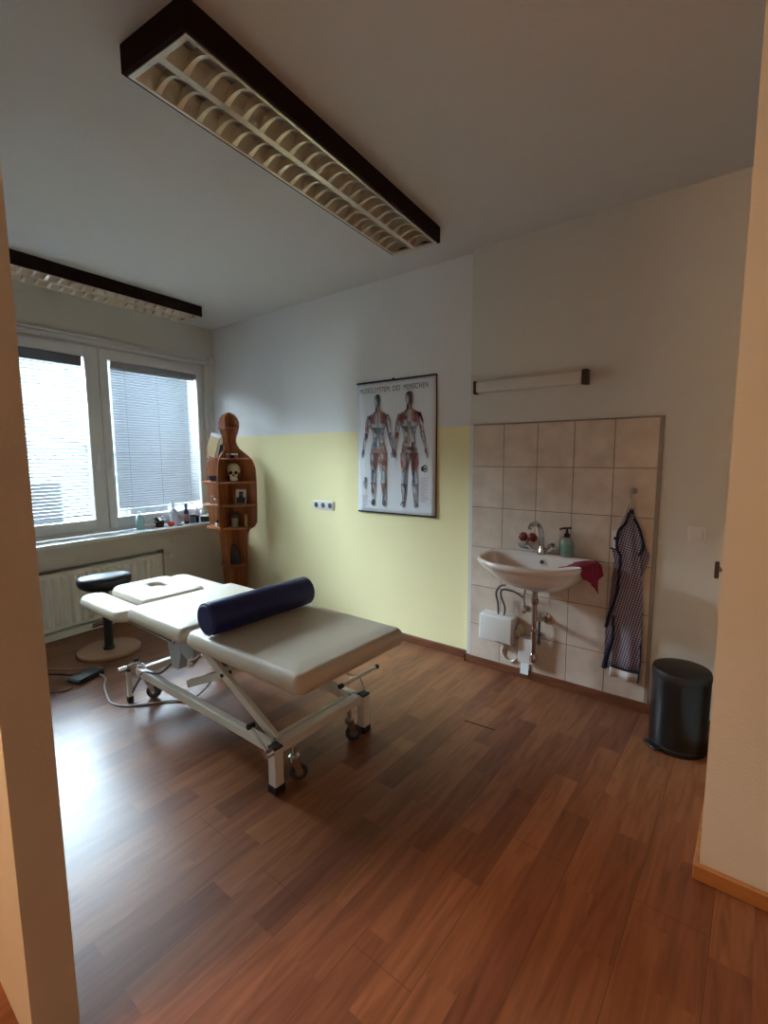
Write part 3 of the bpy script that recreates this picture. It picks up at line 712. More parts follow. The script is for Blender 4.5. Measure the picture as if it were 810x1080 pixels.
# foot levers
b = BM(); tube(b, [(3.035, -1.845, .298), (3.17, -1.845, .205)], .0065, 10, 1); cyl(b, (3.165, -1.825, .205), (3.165, -1.862, .205), .017, n=16); lv = obj('brake_lever', b, M['chrome'], mt)
b = BM(); cyl(b, (3.045, -1.862, .292), (3.045, -1.828, .292), .013, n=14); obj('lever_grip', b, M['rubber'], lv)
b = BM(); tube(b, [(3.085, -1.29, .275), (3.085, -1.005, .275)], .011, 12, 1); lv = obj('brake_bar', b, M['frame'], mt)
for y in (-1.297, -.998):
    b = BM(); cyl(b, (3.085, y - .012, .275), (3.085, y + .012, .275), .0135, n=14); obj('lever_grip', b, M['rubber'], lv)
b = BM(); tube(b, [(3.085, -1.15, .275), (3.157, -1.17, .20)], .006, 8, 1); tube(b, [(3.03, -1.2, .29), (3.085, -1.15, .275)], .006, 8, 1); cyl(b, (3.157, -1.175, .205), (3.157, -1.155, .205), .014, n=12); obj('lever_rod', b, M['chrome'], lv)
b = BM(); tube(b, [(1.77, -1.85, .205), (1.80, -1.80, .235), (1.835, -1.77, .235)], .006, 8, 2); cyl(b, (1.765, -1.87, .2), (1.79, -1.83, .212), .016, n=12); cyl(b, (1.83, -1.79, .222), (1.86, -1.76, .222), .012, n=12); lv = obj('brake_lever', b, M['chrome'], mt)
b = BM(); cyl(b, (1.785, -1.79, .245), (1.805, -1.77, .25), .011, n=12); obj('lever_grip', b, M['rubber'], lv)
b = BM(); tube(b, [(1.815, -1.83, .05), (1.86, -1.80, .14), (1.93, -1.80, .21), (2.05, -1.765, .225), (2.15, -1.74, .30)], .006, 8, 5); obj('brake_cable', b, M['cable_b'], mt)

# bolster
bo = thing('bolster', 'navy blue cylindrical bolster lying across the massage table', 'bolster', (2.70, -1.53, .625), math.radians(2))
R = .082; z = .632 + R
b = BM(); Lb = .66; prof = [(0, 0), (R * .80, 0), (R * .93, .008), (R, .028), (R * 1.005, Lb / 2), (R, Lb - .028), (R * .93, Lb - .008), (R * .8, Lb), (0, Lb)]
lathe(b, prof, (2.71, -1.845, z), 32, rot=Matrix.Rotation(-PI / 2, 4, 'X') )
obj('cover', b, M['navy'], bo)
for y in (-1.845 + .010, -1.845 + Lb - .010):
    b = BM(); n = 32; pts = [(2.71 + R * .955 * math.cos(2 * PI * k / n), y, z + R * .955 * math.sin(2 * PI * k / n)) for k in range(n + 1)]
    tube(b, pts, .0025, 6, 0); obj('piping', b, M['navy'], bo)

# ------------------------------------------------------------------ stool
st = thing('saddle_stool', 'black padded stool on a round wooden base by the radiator', 'stool', (.872, -1.575, 0))
b = BM(); lathe(b, [(.20, 0), (.218, .004), (.22, .018), (.214, .026), (0, .027)], (.872, -1.575, 0), 48); obj('base_disc', b, M['maple'], st)
b = BM(); cyl(b, (.885, -1.58, .02), (.872, -1.572, .30), .031, n=24); cyl(b, (.872, -1.572, .30), (.868, -1.57, .50), .022, n=20); cyl(b, (.887, -1.581, .024), (.886, -1.58, .045), .04, n=24); obj('column', b, M['rubber'], st)
b = BM(); seat = ball(b, (0, 0, 0), 1, n=36)
for v in seat:
    x, y, zz = v.co
    f = lambda t, e: math.copysign(abs(t) ** e, t)
    X, Y, Z = f(x, .8) * .15, f(y, .75) * .185, f(zz, .65) * .064
    Z += .018 * (abs(y) ** 2) + (.008 * x); Y *= 1 - .12 * max(0, x)
    v.co = Vector((X, Y, Z))
xf(b, seat, Matrix.Translation((.868, -1.57, .548)) @ Matrix.Rotation(math.radians(-12), 4, 'Z')); obj('seat', b, M['black'], st)

# foot pedal and cables
fp = thing('foot_pedal', 'dark grey foot pedal lying on the floor beside the stool', 'foot pedal', (1.23, -1.87, 0), math.radians(18))
b = BM(); box(b, -.06, .06, -.10, .09, 0, .022, .006, 2); bmesh.ops.transform(b, matrix=ROOTS[fp.name], verts=b.verts[:]); obj('base', b, M['rubber'], fp)
b = BM(); box(b, -.055, .055, -.09, .085, .020, .034, .005, 2, rot=Matrix.Rotation(math.radians(3), 4, 'X')); bmesh.ops.transform(b, matrix=ROOTS[fp.name], verts=b.verts[:]); obj('tread', b, M['pedal'], fp)
b = BM(); tube(b, [(1.27, -1.80, .012), (1.36, -1.80, .006), (1.47, -1.85, .005), (1.60, -1.89, .005), (1.74, -1.92, .005), (1.84, -1.89, .005), (1.92, -1.81, .006), (2.0, -1.70, .008), (2.12, -1.6, .02), (2.2, -1.5, .15), (2.24, -1.5, .30)], .006, 8, 6)
tag(obj('pedal_cable', b, M['cable_w']), 'light grey cable curving from the foot pedal to the massage table', 'cable')
b = BM(); tube(b, [(1.17, -1.90, .012), (1.12, -1.93, .006), (1.03, -1.975, .005), (.9, -2.1, .005), (.85, -2.3, .005)], .005, 8, 6); tag(obj('black_cable', b, M['cable_b']), 'thin black cable running left from the foot pedal along the floor', 'cable')
b = BM(); tube(b, [(1.17, -1.745, .005), (1.11, -1.78, .005), (1.0, -1.90, .005), (.86, -2.0, .005), (.7, -2.25, .005)], .004, 8, 6); tag(obj('grey_cable', b, M['cable_w']), 'thin grey cable arching behind the foot pedal on the floor', 'cable')
b = BM(); tube(b, [(1.33, -1.99, .005), (1.34, -2.04, .005), (1.30, -2.10, .005), (1.2, -2.2, .005)], .004, 8, 6); tag(obj('short_black_cable', b, M['cable_b']), 'short black cable end on the floor nearest the left pillar', 'cable')
b = BM(); bar(b, (3.545, -.771, .0012), (3.723, -.754, .0012), .006, .002, 0); tag(obj('floor_strip', b, M['scratch']), 'short thin dark strip lying on the floor in front of the sink wall', 'strip')

# ------------------------------------------------------------------ wash basin
sk = thing('wash_basin', 'white ceramic wash basin mounted on the beige tiles', 'sink', (3.73, -.06, .87))
def dshape(s, cxo=0, cyo=0, n=48, back=.195, front=.315, a=.338):
    P = []
    for k in range(n):
        th = 2 * PI * k / n; c, q = math.cos(th), math.sin(th)
        x = math.copysign(abs(c) ** .85, c) * a; y = math.copysign(abs(q) ** (.42 if q > 0 else .9), q) * (back if q > 0 else front)
        if q > 0: x = math.copysign(abs(c) ** .5, c) * a * (1 - .02 * abs(q))
        P.append((3.73 + cxo + x * s, -.2545 + cyo + y * s))
    return P
b = BM(); rings = []
def ring(P, z): rings.append([b.verts.new((x, y, z)) for x, y in P])
def lower(s, z):     # underside stays against the wall
    P = dshape(1); ring([(3.73 + (x - 3.73) * s, -.06 + (y + .06) * (s * .98 + .02)) for x, y in P], z)
lower(.24, .655); lower(.36, .662); lower(.56, .70); lower(.76, .755); lower(.90, .805); lower(.965, .835); lower(.99, .848)
ring(dshape(1.0), .856); ring(dshape(1.0), .868); ring(dshape(.988), .876); ring(dshape(.96), .878)
def inner(s, z, k=1): ring([(x, y - .045 * k) for x, y in dshape(s, back=.15, front=.285, a=.325)], z)
inner(.93, .874); inner(.90, .862); inner(.84, .82); inner(.72, .77); inner(.50, .735); inner(.2, .722); inner(.07, .718)
n = 48
for A, B in zip(rings, rings[1:]):
    for k in range(n): b.faces.new((A[k], A[(k + 1) % n], B[(k + 1) % n], B[k]))
b.faces.new(rings[0][::-1]); b.faces.new(rings[-1])
obj('basin', b, M['ceramic'], sk, angle=75)
b = BM(); lathe(b, [(.013, 0), (.013, .003), (.008, .003), (.007, .001), (0, .001)], (3.745, -.174, .838), 18, rot=Matrix.Rotation(math.radians(68), 4, 'X')); obj('overflow_hole', b, M['hole'], sk)
b = BM(); lathe(b, [(.028, 0), (.028, .004), (.012, .003), (0, .002)], (3.73, -.30, .719), 20); obj('drain', b, M['chrome'], sk)
b = BM(); tube(b, [(3.73, -.235, .66), (3.73, -.235, .26)], .016, 16, 1); lathe(b, [(.021, 0), (.023, .008), (.023, .03), (.017, .036)], (3.73, -.235, .585), 18); lathe(b, [(.02, 0), (.021, .02), (.017, .03)], (3.73, -.235, .40), 18); lathe(b, [(.0, 0), (.02, .003), (.022, .05), (.016, .06)], (3.73, -.235, .205), 18)
tube(b, [(3.73, -.235, .47), (3.735, -.19, .475), (3.74, -.13, .455), (3.745, -.06, .45)], .013, 12, 5)
tr = obj('drain_pipe', b, M['pipe'], sk)
b = BM(); lathe(b, [(.036, 0), (.034, .008), (.016, .016), (0, .016)], (3.745, -.058, .45), 24, rot=Matrix.Rotation(PI / 2, 4, 'X')); obj('rosette', b, M['chrome'], tr)
def stop_valve(x, z, lower):
    b = BM(); cyl(b, (x, -.058, z), (x, -.10, z), .009); lathe(b, [(.024, 0), (.02, .006), (.01, .008)], (x, -.058, z), 18, rot=Matrix.Rotation(PI / 2, 4, 'X'))
    cyl(b, (x, -.10, z - .012), (x, -.10, z + .03), .011); lathe(b, [(.008, 0), (.016, .004), (.018, .018), (.01, .022)], (x, -.10, z), 12, rot=Matrix.Rotation(PI / 2, 4, 'X'))
    v = obj('stop_valve', b, M['chrome'], sk)
    b = BM(); tube(b, [(x, -.10, z + .03), (x, -.12, z + .10), (x + lower, -.14, .70)] if lower >= 0 else [(x, -.10, z), (x, -.11, z - .1), (x, -.11, z - .16)], .006, 8, 4); obj('supply_tube', b, M['pipe'], v)
stop_valve(3.615, .485, .03); 
b = BM(); tube(b, [(3.715, -.10, .44), (3.715, -.105, .40), (3.715, -.105, .30)], .008, 10, 3); ball(b, (3.715, -.105, .345), .016); cyl(b, (3.715, -.105, .28), (3.715, -.105, .30), .01); obj('stop_valve', b, M['hole'], sk)
b = BM(); tube(b, [(3.76, -.15, .70), (3.79, -.15, .68), (3.79, -.15, .56)], .0035, 6, 3); obj('pop_up_rod', b, M['pipe'], sk)
# faucet
fc = thing('faucet', 'chrome two-handle faucet with a tall spout on the basin', 'faucet', (3.72, -.115, .878))
b = BM(); lathe(b, [(.028, 0), (.028, .012), (.022, .02), (.02, .05), (.016, .058), (0, .06)], (3.72, -.115, .872), 22); bar(b, (3.675, -.115, .905), (3.765, -.115, .905), .022, .022, .006); obj('body', b, M['chrome'], fc)
b = BM(); tube(b, [(3.72, -.115, .92), (3.718, -.117, .98), (3.71, -.13, 1.045), (3.695, -.165, 1.075), (3.68, -.205, 1.062)], [.016] * 12 + [.0145] * 20, 14, 6); cyl(b, (3.68, -.205, 1.064), (3.675, -.217, 1.045), .014, n=14); obj('spout', b, M['chrome'], fc)
for sx, rz in ((-1, 1), (1, -1)):
    b = BM(); m = Matrix.Translation((3.72 + sx * .045, -.12, .905)) @ Vector((0, 0, 0)).to_track_quat('Z', 'Y').to_matrix().to_4x4() if False else None
    a = Vector((3.72 + sx * .04, -.12, .905)); d = Vector((sx * .6, -.35, .55)).normalized()
    cyl(b, a, a + d * .022, .012, n=14); cyl(b, a + d * .02, a + d * .062, .021, .023, n=9); cyl(b, a + d * .062, a + d * .067, .017, n=12); obj('handle', b, M['chrome'], fc)
# soap
so = thing('soap_dispenser', 'pale green pump soap bottle with black pump on the basin', 'soap bottle', (3.872, -.115, .878))
b = BM(); lathe(b, [(.0, 0), (.034, 0), (.037, .006), (.037, .085), (.033, .105), (.018, .118), (.015, .122), (0, .122)], (3.872, -.115, .878), 24, sx=1.1, sy=.75); obj('bottle', b, M['soap'], so)
b = BM(); lathe(b, [(.0375, .018), (.0377, .08)], (3.872, -.115, .878), 24, sx=1.11, sy=.77); obj('bottle_label', b, M['soaplabel'], so)
b = BM(); lathe(b, [(.017, 0), (.017, .018), (.008, .028), (.006, .05), (.012, .052), (.012, .06), (0, .061)], (3.872, -.115, .999), 18); tube(b, [(3.872, -.115, 1.054), (3.85, -.14, 1.054), (3.84, -.152, 1.048)], .006, 8, 2); tube(b, [(3.872, -.115, 1.055), (3.895, -.105, 1.056)], .006, 8, 1); obj('pump', b, M['rubber'], so)
# red suction soap holder
sd = thing('soap_holder', 'clear soap holder with two dark red round suction cups on the tiles', 'soap holder', (3.61, -.058, .97))
for x in (3.577, 3.635):
    b = BM(); lathe(b, [(.031, 0), (.030, .01), (.026, .02), (.015, .027), (0, .029)], (x, -.060, .965), 24, rot=Matrix.Rotation(PI / 2, 4, 'X')); obj('suction_cup', b, M['red'], sd)
b = BM(); lathe(b, [(.0, 0), (.03, 0), (.04, .012), (.043, .03), (.041, .03), (.036, .014), (.0, .006)], (3.62, -.112, .900), 24, sx=1.3, sy=.9); tube(b, [(3.61, -.062, .95), (3.61, -.066, .93), (3.615, -.085, .926)], .004, 8, 3); obj('dish', b, M['clear'], sd)
# rag draped over the right rim
b = BM(); G = []; NU, NV = 16, 18
for i in range(NU + 1):
    u = i / NU; row = []
    for j in range(NV + 1):
        v = j / NV
        y = -.40 + u * .20 + .012 * math.sin(v * 7)
        # section over the rim: from inside the bowl (v=0) over the rim to hanging outside
        edge = 3.73 + .338 * (max(0, 1 - ((y + .2545) / .315) ** 2) ** .43 if y < -.2545 else 1)
        if v < .42: x = edge - .115 + v / .42 * .118; z = .868 + .02 * math.sin(v / .42 * PI / 2) + .002 * math.sin(u * 16)
        elif v < .52: k = (v - .42) / .1; x = edge + .004 + .012 * math.sin(k * PI / 2); z = .888 - .012 * k
        else:
            k = (v - .52) / .48; ln = .055 + .075 * (math.sin(u * PI) ** 1.5) * (1 + .35 * math.sin(u * 13)); x = edge + .017 + .012 * math.sin(u * 17 + v * 5) + .01 * k; z = .876 - ln * k
        row.append(b.verts.new((x, y + (.02 * (v - .5) * math.sin(u * 9)), z)))
    G.append(row)
for i in range(NU):
    for j in range(NV): b.faces.new((G[i][j], G[i][j + 1], G[i + 1][j + 1], G[i + 1][j]))
o = obj('cleaning_cloth', b, M['rag'], angle=80); s = o.modifiers.new('t', 'SOLIDIFY'); s.thickness = .004; s.offset = 1
tag(o, 'crumpled magenta cloth draped over the right rim of the basin', 'cloth')
# boiler
bo2 = thing('water_heater', 'small white box water heater on the tiles below the basin', 'water heater', (3.43, -.058, .25))
b = BM(); box(b, 3.318, 3.555, -.165, -.058, .243, .425, .012, 3); obj('casing', b, M['plastic'], bo2)
b = BM(); box(b, 3.44, 3.48, -.167, -.16, .248, .252); obj('indicator', b, M['hole'], bo2)
for dx, pts in ((0, [(3.435, -.11, .42), (3.43, -.11, .50), (3.42, -.12, .57), (3.45, -.13, .625), (3.49, -.13, .64)]), (1, [(3.475, -.11, .42), (3.48, -.11, .48), (3.45, -.11, .56), (3.47, -.12, .605), (3.54, -.12, .605), (3.615, -.12, .575)])):
    b = BM(); tube(b, pts, .0065, 8, 6); obj('hose', b, M['hose'], bo2)
b = BM(); box(b, 3.56, 3.60, -.10, -.058, .29, .37, .006, 2); cyl(b, (3.58, -.10, .33), (3.58, -.13, .33), .02, n=14); tag(obj('socket_box', b, M['cream_plastic']), 'small beige socket box on the tiles right of the white water heater', 'wall socket')
b = BM(); box(b, 3.585, 3.69, -.125, -.058, .135, .30, .003, 1); tag(obj('junction_cover', b, M['plastic']), 'flat white cover box under the drain pipe, low on the tiles', 'box')
b = BM(); pts = []
for k in range(61): a = 2 * PI * k / 20 + PI / 2; r = .055 + .003 * math.sin(k * .9); pts.append((3.505 + r * math.cos(a), -.063 - .002 * (k % 20) / 20 - .004 * (k // 20), .15 + r * math.sin(a) * .95))
tube(b, pts, .004, 6, 0); tube(b, [(3.505, -.063, .205), (3.49, -.075, .235), (3.47, -.10, .25)], .004, 6, 3); tag(obj('cable_coil', b, M['bowl']), 'white coiled cable loop hanging under the water heater', 'cable')
b = BM(); box(b, 3.585, 3.64, -.072, -.0705, .035, .115, rot=Matrix.Rotation(math.radians(-9), 4, 'X')); tag(obj('paper_note', b, M['paper']), 'small white paper slip stuck above the brown skirting below the basin', 'paper')

# ------------------------------------------------------------------ towel on hook
hk2 = thing('wall_hook', 'small clear wall hook on the tiles holding the checked apron', 'hook', (4.213, -.058, 1.285))
b = BM(); lathe(b, [(.02, 0), (.019, .006), (.008, .009), (0, .009)], (4.213, -.058, 1.29), 20, rot=Matrix.Rotation(PI / 2, 4, 'X')); obj('back_plate', b, M['clear'], hk2)
b = BM(); tube(b, [(4.213, -.062, 1.282), (4.213, -.085, 1.262), (4.213, -.10, 1.262), (4.213, -.105, 1.28)], .005, 8, 4); obj('hook_arm', b, M['chrome'], hk2)
ap = thing('checked_apron', 'navy and white checked apron hanging from a hook on the tiles', 'apron', (4.213, -.085, .2))
def cloth(name, prof, m, y0, fold=.012, nf=3.0, ph=0, nu=18, th=.003):
    """prof: (z, xleft, xright) from top to bottom"""
    b = BM(); G = []
    P = []
    for i in range(len(prof) - 1):
        a, c = prof[i], prof[i + 1]; n = max(1, int(abs(a[0] - c[0]) / .03))
        for k in range(n): P.append(tuple(a[q] + (c[q] - a[q]) * k / n for q in range(3)))
    P.append(prof[-1])
    for z, xl, xr in P:
        amp = fold * min(1, (xr - xl) / .12)
        G.append([b.verts.new((xl + (xr - xl) * u, y0 - amp * (.5 + .5 * math.cos(2 * PI * nf * u + ph + z * 1.5)), z)) for u in [k / nu for k in range(nu + 1)]])
    for A, B in zip(G, G[1:]):
        for k in range(nu): b.faces.new((A[k], A[k + 1], B[k + 1], B[k]))
    o = obj(name, b, m, ap, angle=80); s = o.modifiers.new('t', 'SOLIDIFY'); s.thickness = th
    return o
ZX = lambda x, y: None
cloth('front_panel', [(1.175, 4.205, 4.228), (1.10, 4.175, 4.25), (1.03, 4.155, 4.268), (.955, 4.155, 4.278), (.90, 4.163, 4.272), (.75, 4.160, 4.290), (.60, 4.155, 4.300), (.45, 4.150, 4.303), (.30, 4.146, 4.303), (.245, 4.146, 4.300)], M['check'], -.082, .014, 1.5)
cloth('left_panel', [(.96, 4.115, 4.165), (.88, 4.135, 4.172), (.75, 4.125, 4.172), (.60, 4.118, 4.168), (.50, 4.105, 4.163), (.36, 4.104, 4.157), (.22, 4.108, 4.150)], M['check'], -.072, .008, 1)
cloth('right_panel', [(1.0, 4.26, 4.285), (.93, 4.262, 4.318), (.86, 4.26, 4.302), (.8, 4.262, 4.285)], M['check'], -.072, .006, 1)
cloth('bottom_hem', [(.246, 4.144, 4.302), (.185, 4.144, 4.300)], M['plastic'], -.084, .014, 1.5)
cloth('top_loop', [(1.20, 4.204, 4.226), (1.165, 4.202, 4.228)], M['navycloth'], -.090, .004, 1)
def edge(name, pts, w, y):
    b = BM(); P = smooth_path([(x, y, z) for x, z in pts], 5); G = []
    for i, p in enumerate(P):
        t = (P[min(i + 1, len(P) - 1)] - P[max(i - 1, 0)]).normalized(); nrm = Vector((t.z, 0, -t.x)); ww = w(i / (len(P) - 1)) if callable(w) else w
        G.append([b.verts.new(p + nrm * ww * u + Vector((0, -.004 * (1 - u * u), 0))) for u in (-1, 0, 1)])
    for A, B in zip(G, G[1:]):
        for k in range(2): b.faces.new((A[k], A[k + 1], B[k + 1], B[k]))
    o = obj(name, b, M['navycloth'], ap); s = o.modifiers.new('t', 'SOLIDIFY'); s.thickness = .003
edge('edging', [(4.207, 1.17), (4.19, 1.11), (4.156, 1.06), (4.150, .98), (4.158, .945), (4.172, .91), (4.170, .80), (4.165, .72), (4.150, .64), (4.128, .56), (4.112, .48)], .008, -.102)
edge('edging', [(4.15, .56), (4.15, .42), (4.128, .32), (4.112, .225)], lambda t: .006 + .010 * t, -.100)
edge('edging', [(4.232, 1.14), (4.262, 1.08), (4.285, .99), (4.272, .945), (4.262, .93)], .007, -.098)
edge('edging', [(4.147, .252), (4.225, .246), (4.298, .248)], .007, -.101)
edge('edging', [(4.300, .42), (4.303, .30), (4.296, .185)], .004, -.098)
edge('edging', [(4.112, .955), (4.135, .950), (4.160, .945)], .004, -.085)
b = BM(); box(b, 4.118, 4.150, -.080, -.078, .955, 1.06, rot=Matrix.Rotation(math.radians(-6), 4, 'Y')); cl = obj('cloth_label', b, M['plastic'], ap)
b = BM(); box(b, 4.128, 4.146, -.083, -.081, 1.005, 1.022); obj('label_mark', b, M['navycloth'], cl)
b = BM(); tube(b, [(4.208, -.088, 1.19), (4.203, -.09, 1.235), (4.213, -.095, 1.272), (4.223, -.09, 1.235), (4.220, -.088, 1.19)], .005, 8, 5)
tube(b, [(4.200, -.076, 1.24), (4.178, -.076, 1.16), (4.150, -.076, 1.08), (4.145, -.076, 1.0)], .006, 8, 5); obj('strap', b, M['whitecloth'], ap)

# ------------------------------------------------------------------ pedal bin
BX, BY = 4.527, -.305
pb = thing('pedal_bin', 'round black pedal bin standing between the sink wall and pillar', 'bin', (BX, BY, 0), math.radians(20))
b = BM(); lathe(b, [(.122, .028), (.129, .03), (.131, .36), (.128, .375), (0, .376)], (BX, BY, 0), 48); obj('body', b, M['binblack'], pb)
b = BM(); lathe(b, [(.128, 0), (.130, .004), (.130, .024), (.124, .03), (0, .03)], (BX, BY, 0), 48); bd = obj('base_ring', b, M['binlid'], pb)
b = BM(); lathe(b, [(.129, .373), (.133, .378), (.133, .402), (.128, .416), (.10, .426), (.05, .431), (0, .432)], (BX, BY, 0), 48); obj('lid', b, M['binlid'], pb)
b = BM(); vs = box(b, -.045, .045, -.165, -.11, .010, .026, .006, 2); xf(b, vs, Matrix.Translation((BX, BY, 0)) @ Matrix.Rotation(math.radians(-42), 4, 'Z')); obj('pedal', b, M['binlid'], pb)

# ------------------------------------------------------------------ human silhouette shelf
SX, SY = .484, -.158
ANG = math.radians(24)
SM = Matrix.Translation((SX, SY, 0)) @ Matrix.Rotation(ANG, 4, 'Z')     # local x along the board, -y outwards (towards the room)
fs = thing('figure_shelf', 'human silhouette wooden shelf standing in the corner by the window', 'shelf', (SX, SY, 0), ANG)
WID = [(0, .125), (.2, .13), (.4, .145), (.6, .155), (.70, .165), (.75, .19), (.785, .25), (.83, .276), (1.0, .282), (1.25, .285), (1.38, .278), (1.45, .255), (1.50, .215), (1.54, .16), (1.58, .105), (1.62, .078), (1.66, .070), (1.70, .078), (1.74, .098), (1.79, .110), (1.84, .112), (1.885, .098), (1.92, .066), (1.94, .025), (1.945, 0)]
def wid(z):
    for (a, wa), (c, wc) in zip(WID, WID[1:]):
        if a <= z <= c: return wa + (wc - wa) * (z - a) / (c - a)
    return 0
poly = [(w, z) for z, w in WID] + [(-w, z) for z, w in reversed(WID[:-1])]
b = BM(); prism(b, poly, SM, .018); obj('back_board', b, M['shelfwood'], fs, angle=40)
DEP = lambda z: wid(z) * (.84 if z < 1.55 else .66) + .0
fin = [(0, 0)] + [(-DEP(z), z) for z, w in WID] 
b = BM(); m2 = SM @ Matrix.Translation((.009, -.001, 0)) @ Matrix.Rotation(PI / 2, 4, 'Z')   # local x of prism -> board +y
prism(b, [(u, z) for u, z in fin[1:]] + [(0, 1.944), (0, 0)], m2, .018)
obj('centre_board', b, M['shelfwood'], fs, angle=40)
def qshelf(z, side, th=.016):
    w, d = wid(z) * .97, DEP(z) * .98; n = 10; P = [(0, 0)]
    P += [(side * (.0095 + (w - .0095) * math.cos(PI / 2 * k / n) ** .75), -.001 - d * math.sin(PI / 2 * k / n) ** .8) for k in range(n + 1)]
    P[0] = (side * .0095, -.001)
    bb = BM(); a = [bb.verts.new(SM @ Vector((x, y, z - th))) for x, y in P]; c = [bb.verts.new(SM @ Vector((x, y, z))) for x, y in P]
    bb.faces.new(a); bb.faces.new(c[::-1])
    for i in range(len(P)): bb.faces.new((a[i], c[i], c[(i + 1) % len(P)], a[(i + 1) % len(P)]))
    obj('shelf_board', bb, M['shelfwood'], fs, angle=30)
SHZ = (.79, 1.02, 1.25, 1.485)
for z in SHZ:
    for s in (-1, 1): qshelf(z, s)
for s in (-1, 1): qshelf(1.79, s, .012)
qshelf(.39, 1); qshelf(.39, -1)
def sp(x, y, z): return SM @ Vector((x, y, z))
# skull
sk2 = thing('skull_model', 'small painted human skull model on the upper right shelf board', 'skull', sp(.10, -.10, 1.25), math.radians(52) )
skm = ROOTS[sk2.name] @ Matrix.Scale(1.18, 4)
def OS(name, b, m, p): bmesh.ops.transform(b, matrix=skm, verts=b.verts[:]); return obj(name, b, m, p, angle=80)
b = BM()
v = ball(b, (0, .012, .098), .062, .88, 1.12, .95, 24); ball(b, (0, -.035, .062), .038, .95, .8, 1.0, 18)
cr_ = OS('cranium', b, M['bone'], sk2)
b = BM(); v = ball(b, (0, -.030, .022), .036, .95, .95, .62, 18); box(b, -.024, .024, -.068, -.055, .03, .042, .004, 2); OS('jaw', b, M['bowl'], sk2)
for s in (-1, 1):
    b = BM(); ball(b, (s * .020, -.060, .076), .0145, 1, .7, 1, 14); OS('eye_socket', b, M['eye'], sk2)
    b = BM(); ball(b, (s * .042, -.03, .058), .022, .5, 1.1, .9, 12); OS('cheek_muscle', b, M['boneshade'], sk2)
b = BM(); ball(b, (0, -.066, .056), .009, .8, .6, 1.2, 10); OS('nose_cavity', b, M['eye'], sk2)
# jars
jz = 1.485
def jar(x, y, label, col):
    r = thing('small_jar', label, 'jar', sp(x, y, jz), group='small white-lidded jars on the shoulder shelf')
    p = sp(x, y, jz); b = BM(); lathe(b, [(0, 0), (.017, 0), (.018, .004), (.018, .026), (.015, .03), (0, .03)], p, 18); obj('body', b, M[col], r)
    b = BM(); lathe(b, [(.017, .03), (.0175, .032), (.0175, .044), (0, .045)], p, 18); obj('lid', b, M['plastic'], r)
jar(.030, -.085, 'small white-lidded jar at the left of the shoulder shelf', 'lilac')
jar(.076, -.075, 'small white-lidded jar in the middle of the shoulder shelf', 'eye')
jar(.115, -.068, 'small white-lidded jar at the right of the shoulder shelf', 'pinklabel')
# photo
ph = thing('photo_card', 'small dark photo card standing on the chest-height shelf board', 'photo', sp(.15, -.075, 1.02), ANG + math.radians(6))
phm = ROOTS[ph.name]
b = BM(); vs = box(b, -.055, .055, -.004, 0, 0, .15, .001, 1); xf(b, vs, Matrix.Rotation(math.radians(-8), 4, 'X')); bmesh.ops.transform(b, matrix=phm, verts=b.verts[:]); obj('card', b, M['bowl'], ph)
b = BM(); vs = box(b, -.047, .047, -.0055, -.0042, .008, .07); vs += box(b, -.02, .022, -.0055, -.0042, .07, .125); xf(b, vs, Matrix.Rotation(math.radians(-8), 4, 'X')); bmesh.ops.transform(b, matrix=phm, verts=b.verts[:]); obj('picture', b, M['photo'], ph)
b = BM(); vs = box(b, -.035, .035, -.002, .002, 0, .10); xf(b, vs, Matrix.Translation((0, .03, 0)) @ Matrix.Rotation(math.radians(12), 4, 'X')); bmesh.ops.transform(b, matrix=phm, verts=b.verts[:]); obj('stand', b, M['bowl'], ph)
b = BM(); ball(b, sp(.215, -.05, 1.034), .014, 1.4, 1, 1, 12); tag(obj('pebble', b, M['darkstone']), 'small dark pebble at the right end of the chest-height shelf board', 'pebble')
# mushroom-like ornament
orn = thing('stone_ornament', 'pale stone ornament with a darker rounded cap on the bottom torso shelf', 'ornament', sp(.09, -.10, .79))
p = sp(.09, -.10, .79); b = BM(); lathe(b, [(0, 0), (.036, 0), (.038, .01), (.033, .05), (.036, .085), (.03, .10), (0, .105)], p, 20); obj('stem', b, M['stone'], orn)
b = BM(); lathe(b, [(.0, .094), (.055, .094), (.062, .105), (.055, .13), (.03, .15), (0, .156)], p, 20, sx=1, sy=.85); obj('cap', b, M['darkstone'], orn)
b = BM(); p = sp(.185, -.05, .79); lathe(b, [(0, 0), (.014, 0), (.016, .05), (.013, .11), (.008, .125), (0, .128)], p, 14); tag(obj('wooden_figurine', b, M['tan']), 'slim light brown figurine right of the capped stone ornament', 'figurine')
# grey pouch on low shelf
b = BM(); prof = [(0, .0), (.055, .0), (.066, .03), (.064, .08), (.05, .14), (.03, .185), (.008, .205), (0, .207)]
lathe(b, prof, sp(.045, -.065, .391), 24, sx=1, sy=.42, rot=Matrix.Rotation(ANG, 4, 'Z')); 
gp = thing('felt_pouch', 'dark grey pointed pouch standing on the lowest shelf board', 'pouch', sp(.045, -.065, .39))
obj('pouch_body', b, M['slate'], gp)
b = BM(); P = [(u, z) for u, z in [(-.058, .03), (-.055, .09), (-.04, .15), (-.015, .20), (0, .21), (.015, .20), (.04, .15), (.055, .09), (.058, .03)]]
tube(b, [sp(.045 + u * 1.12, -.065, .391 + z) for u, z in P], .005, 8, 3); obj('pouch_trim', b, M['rubber'], gp)
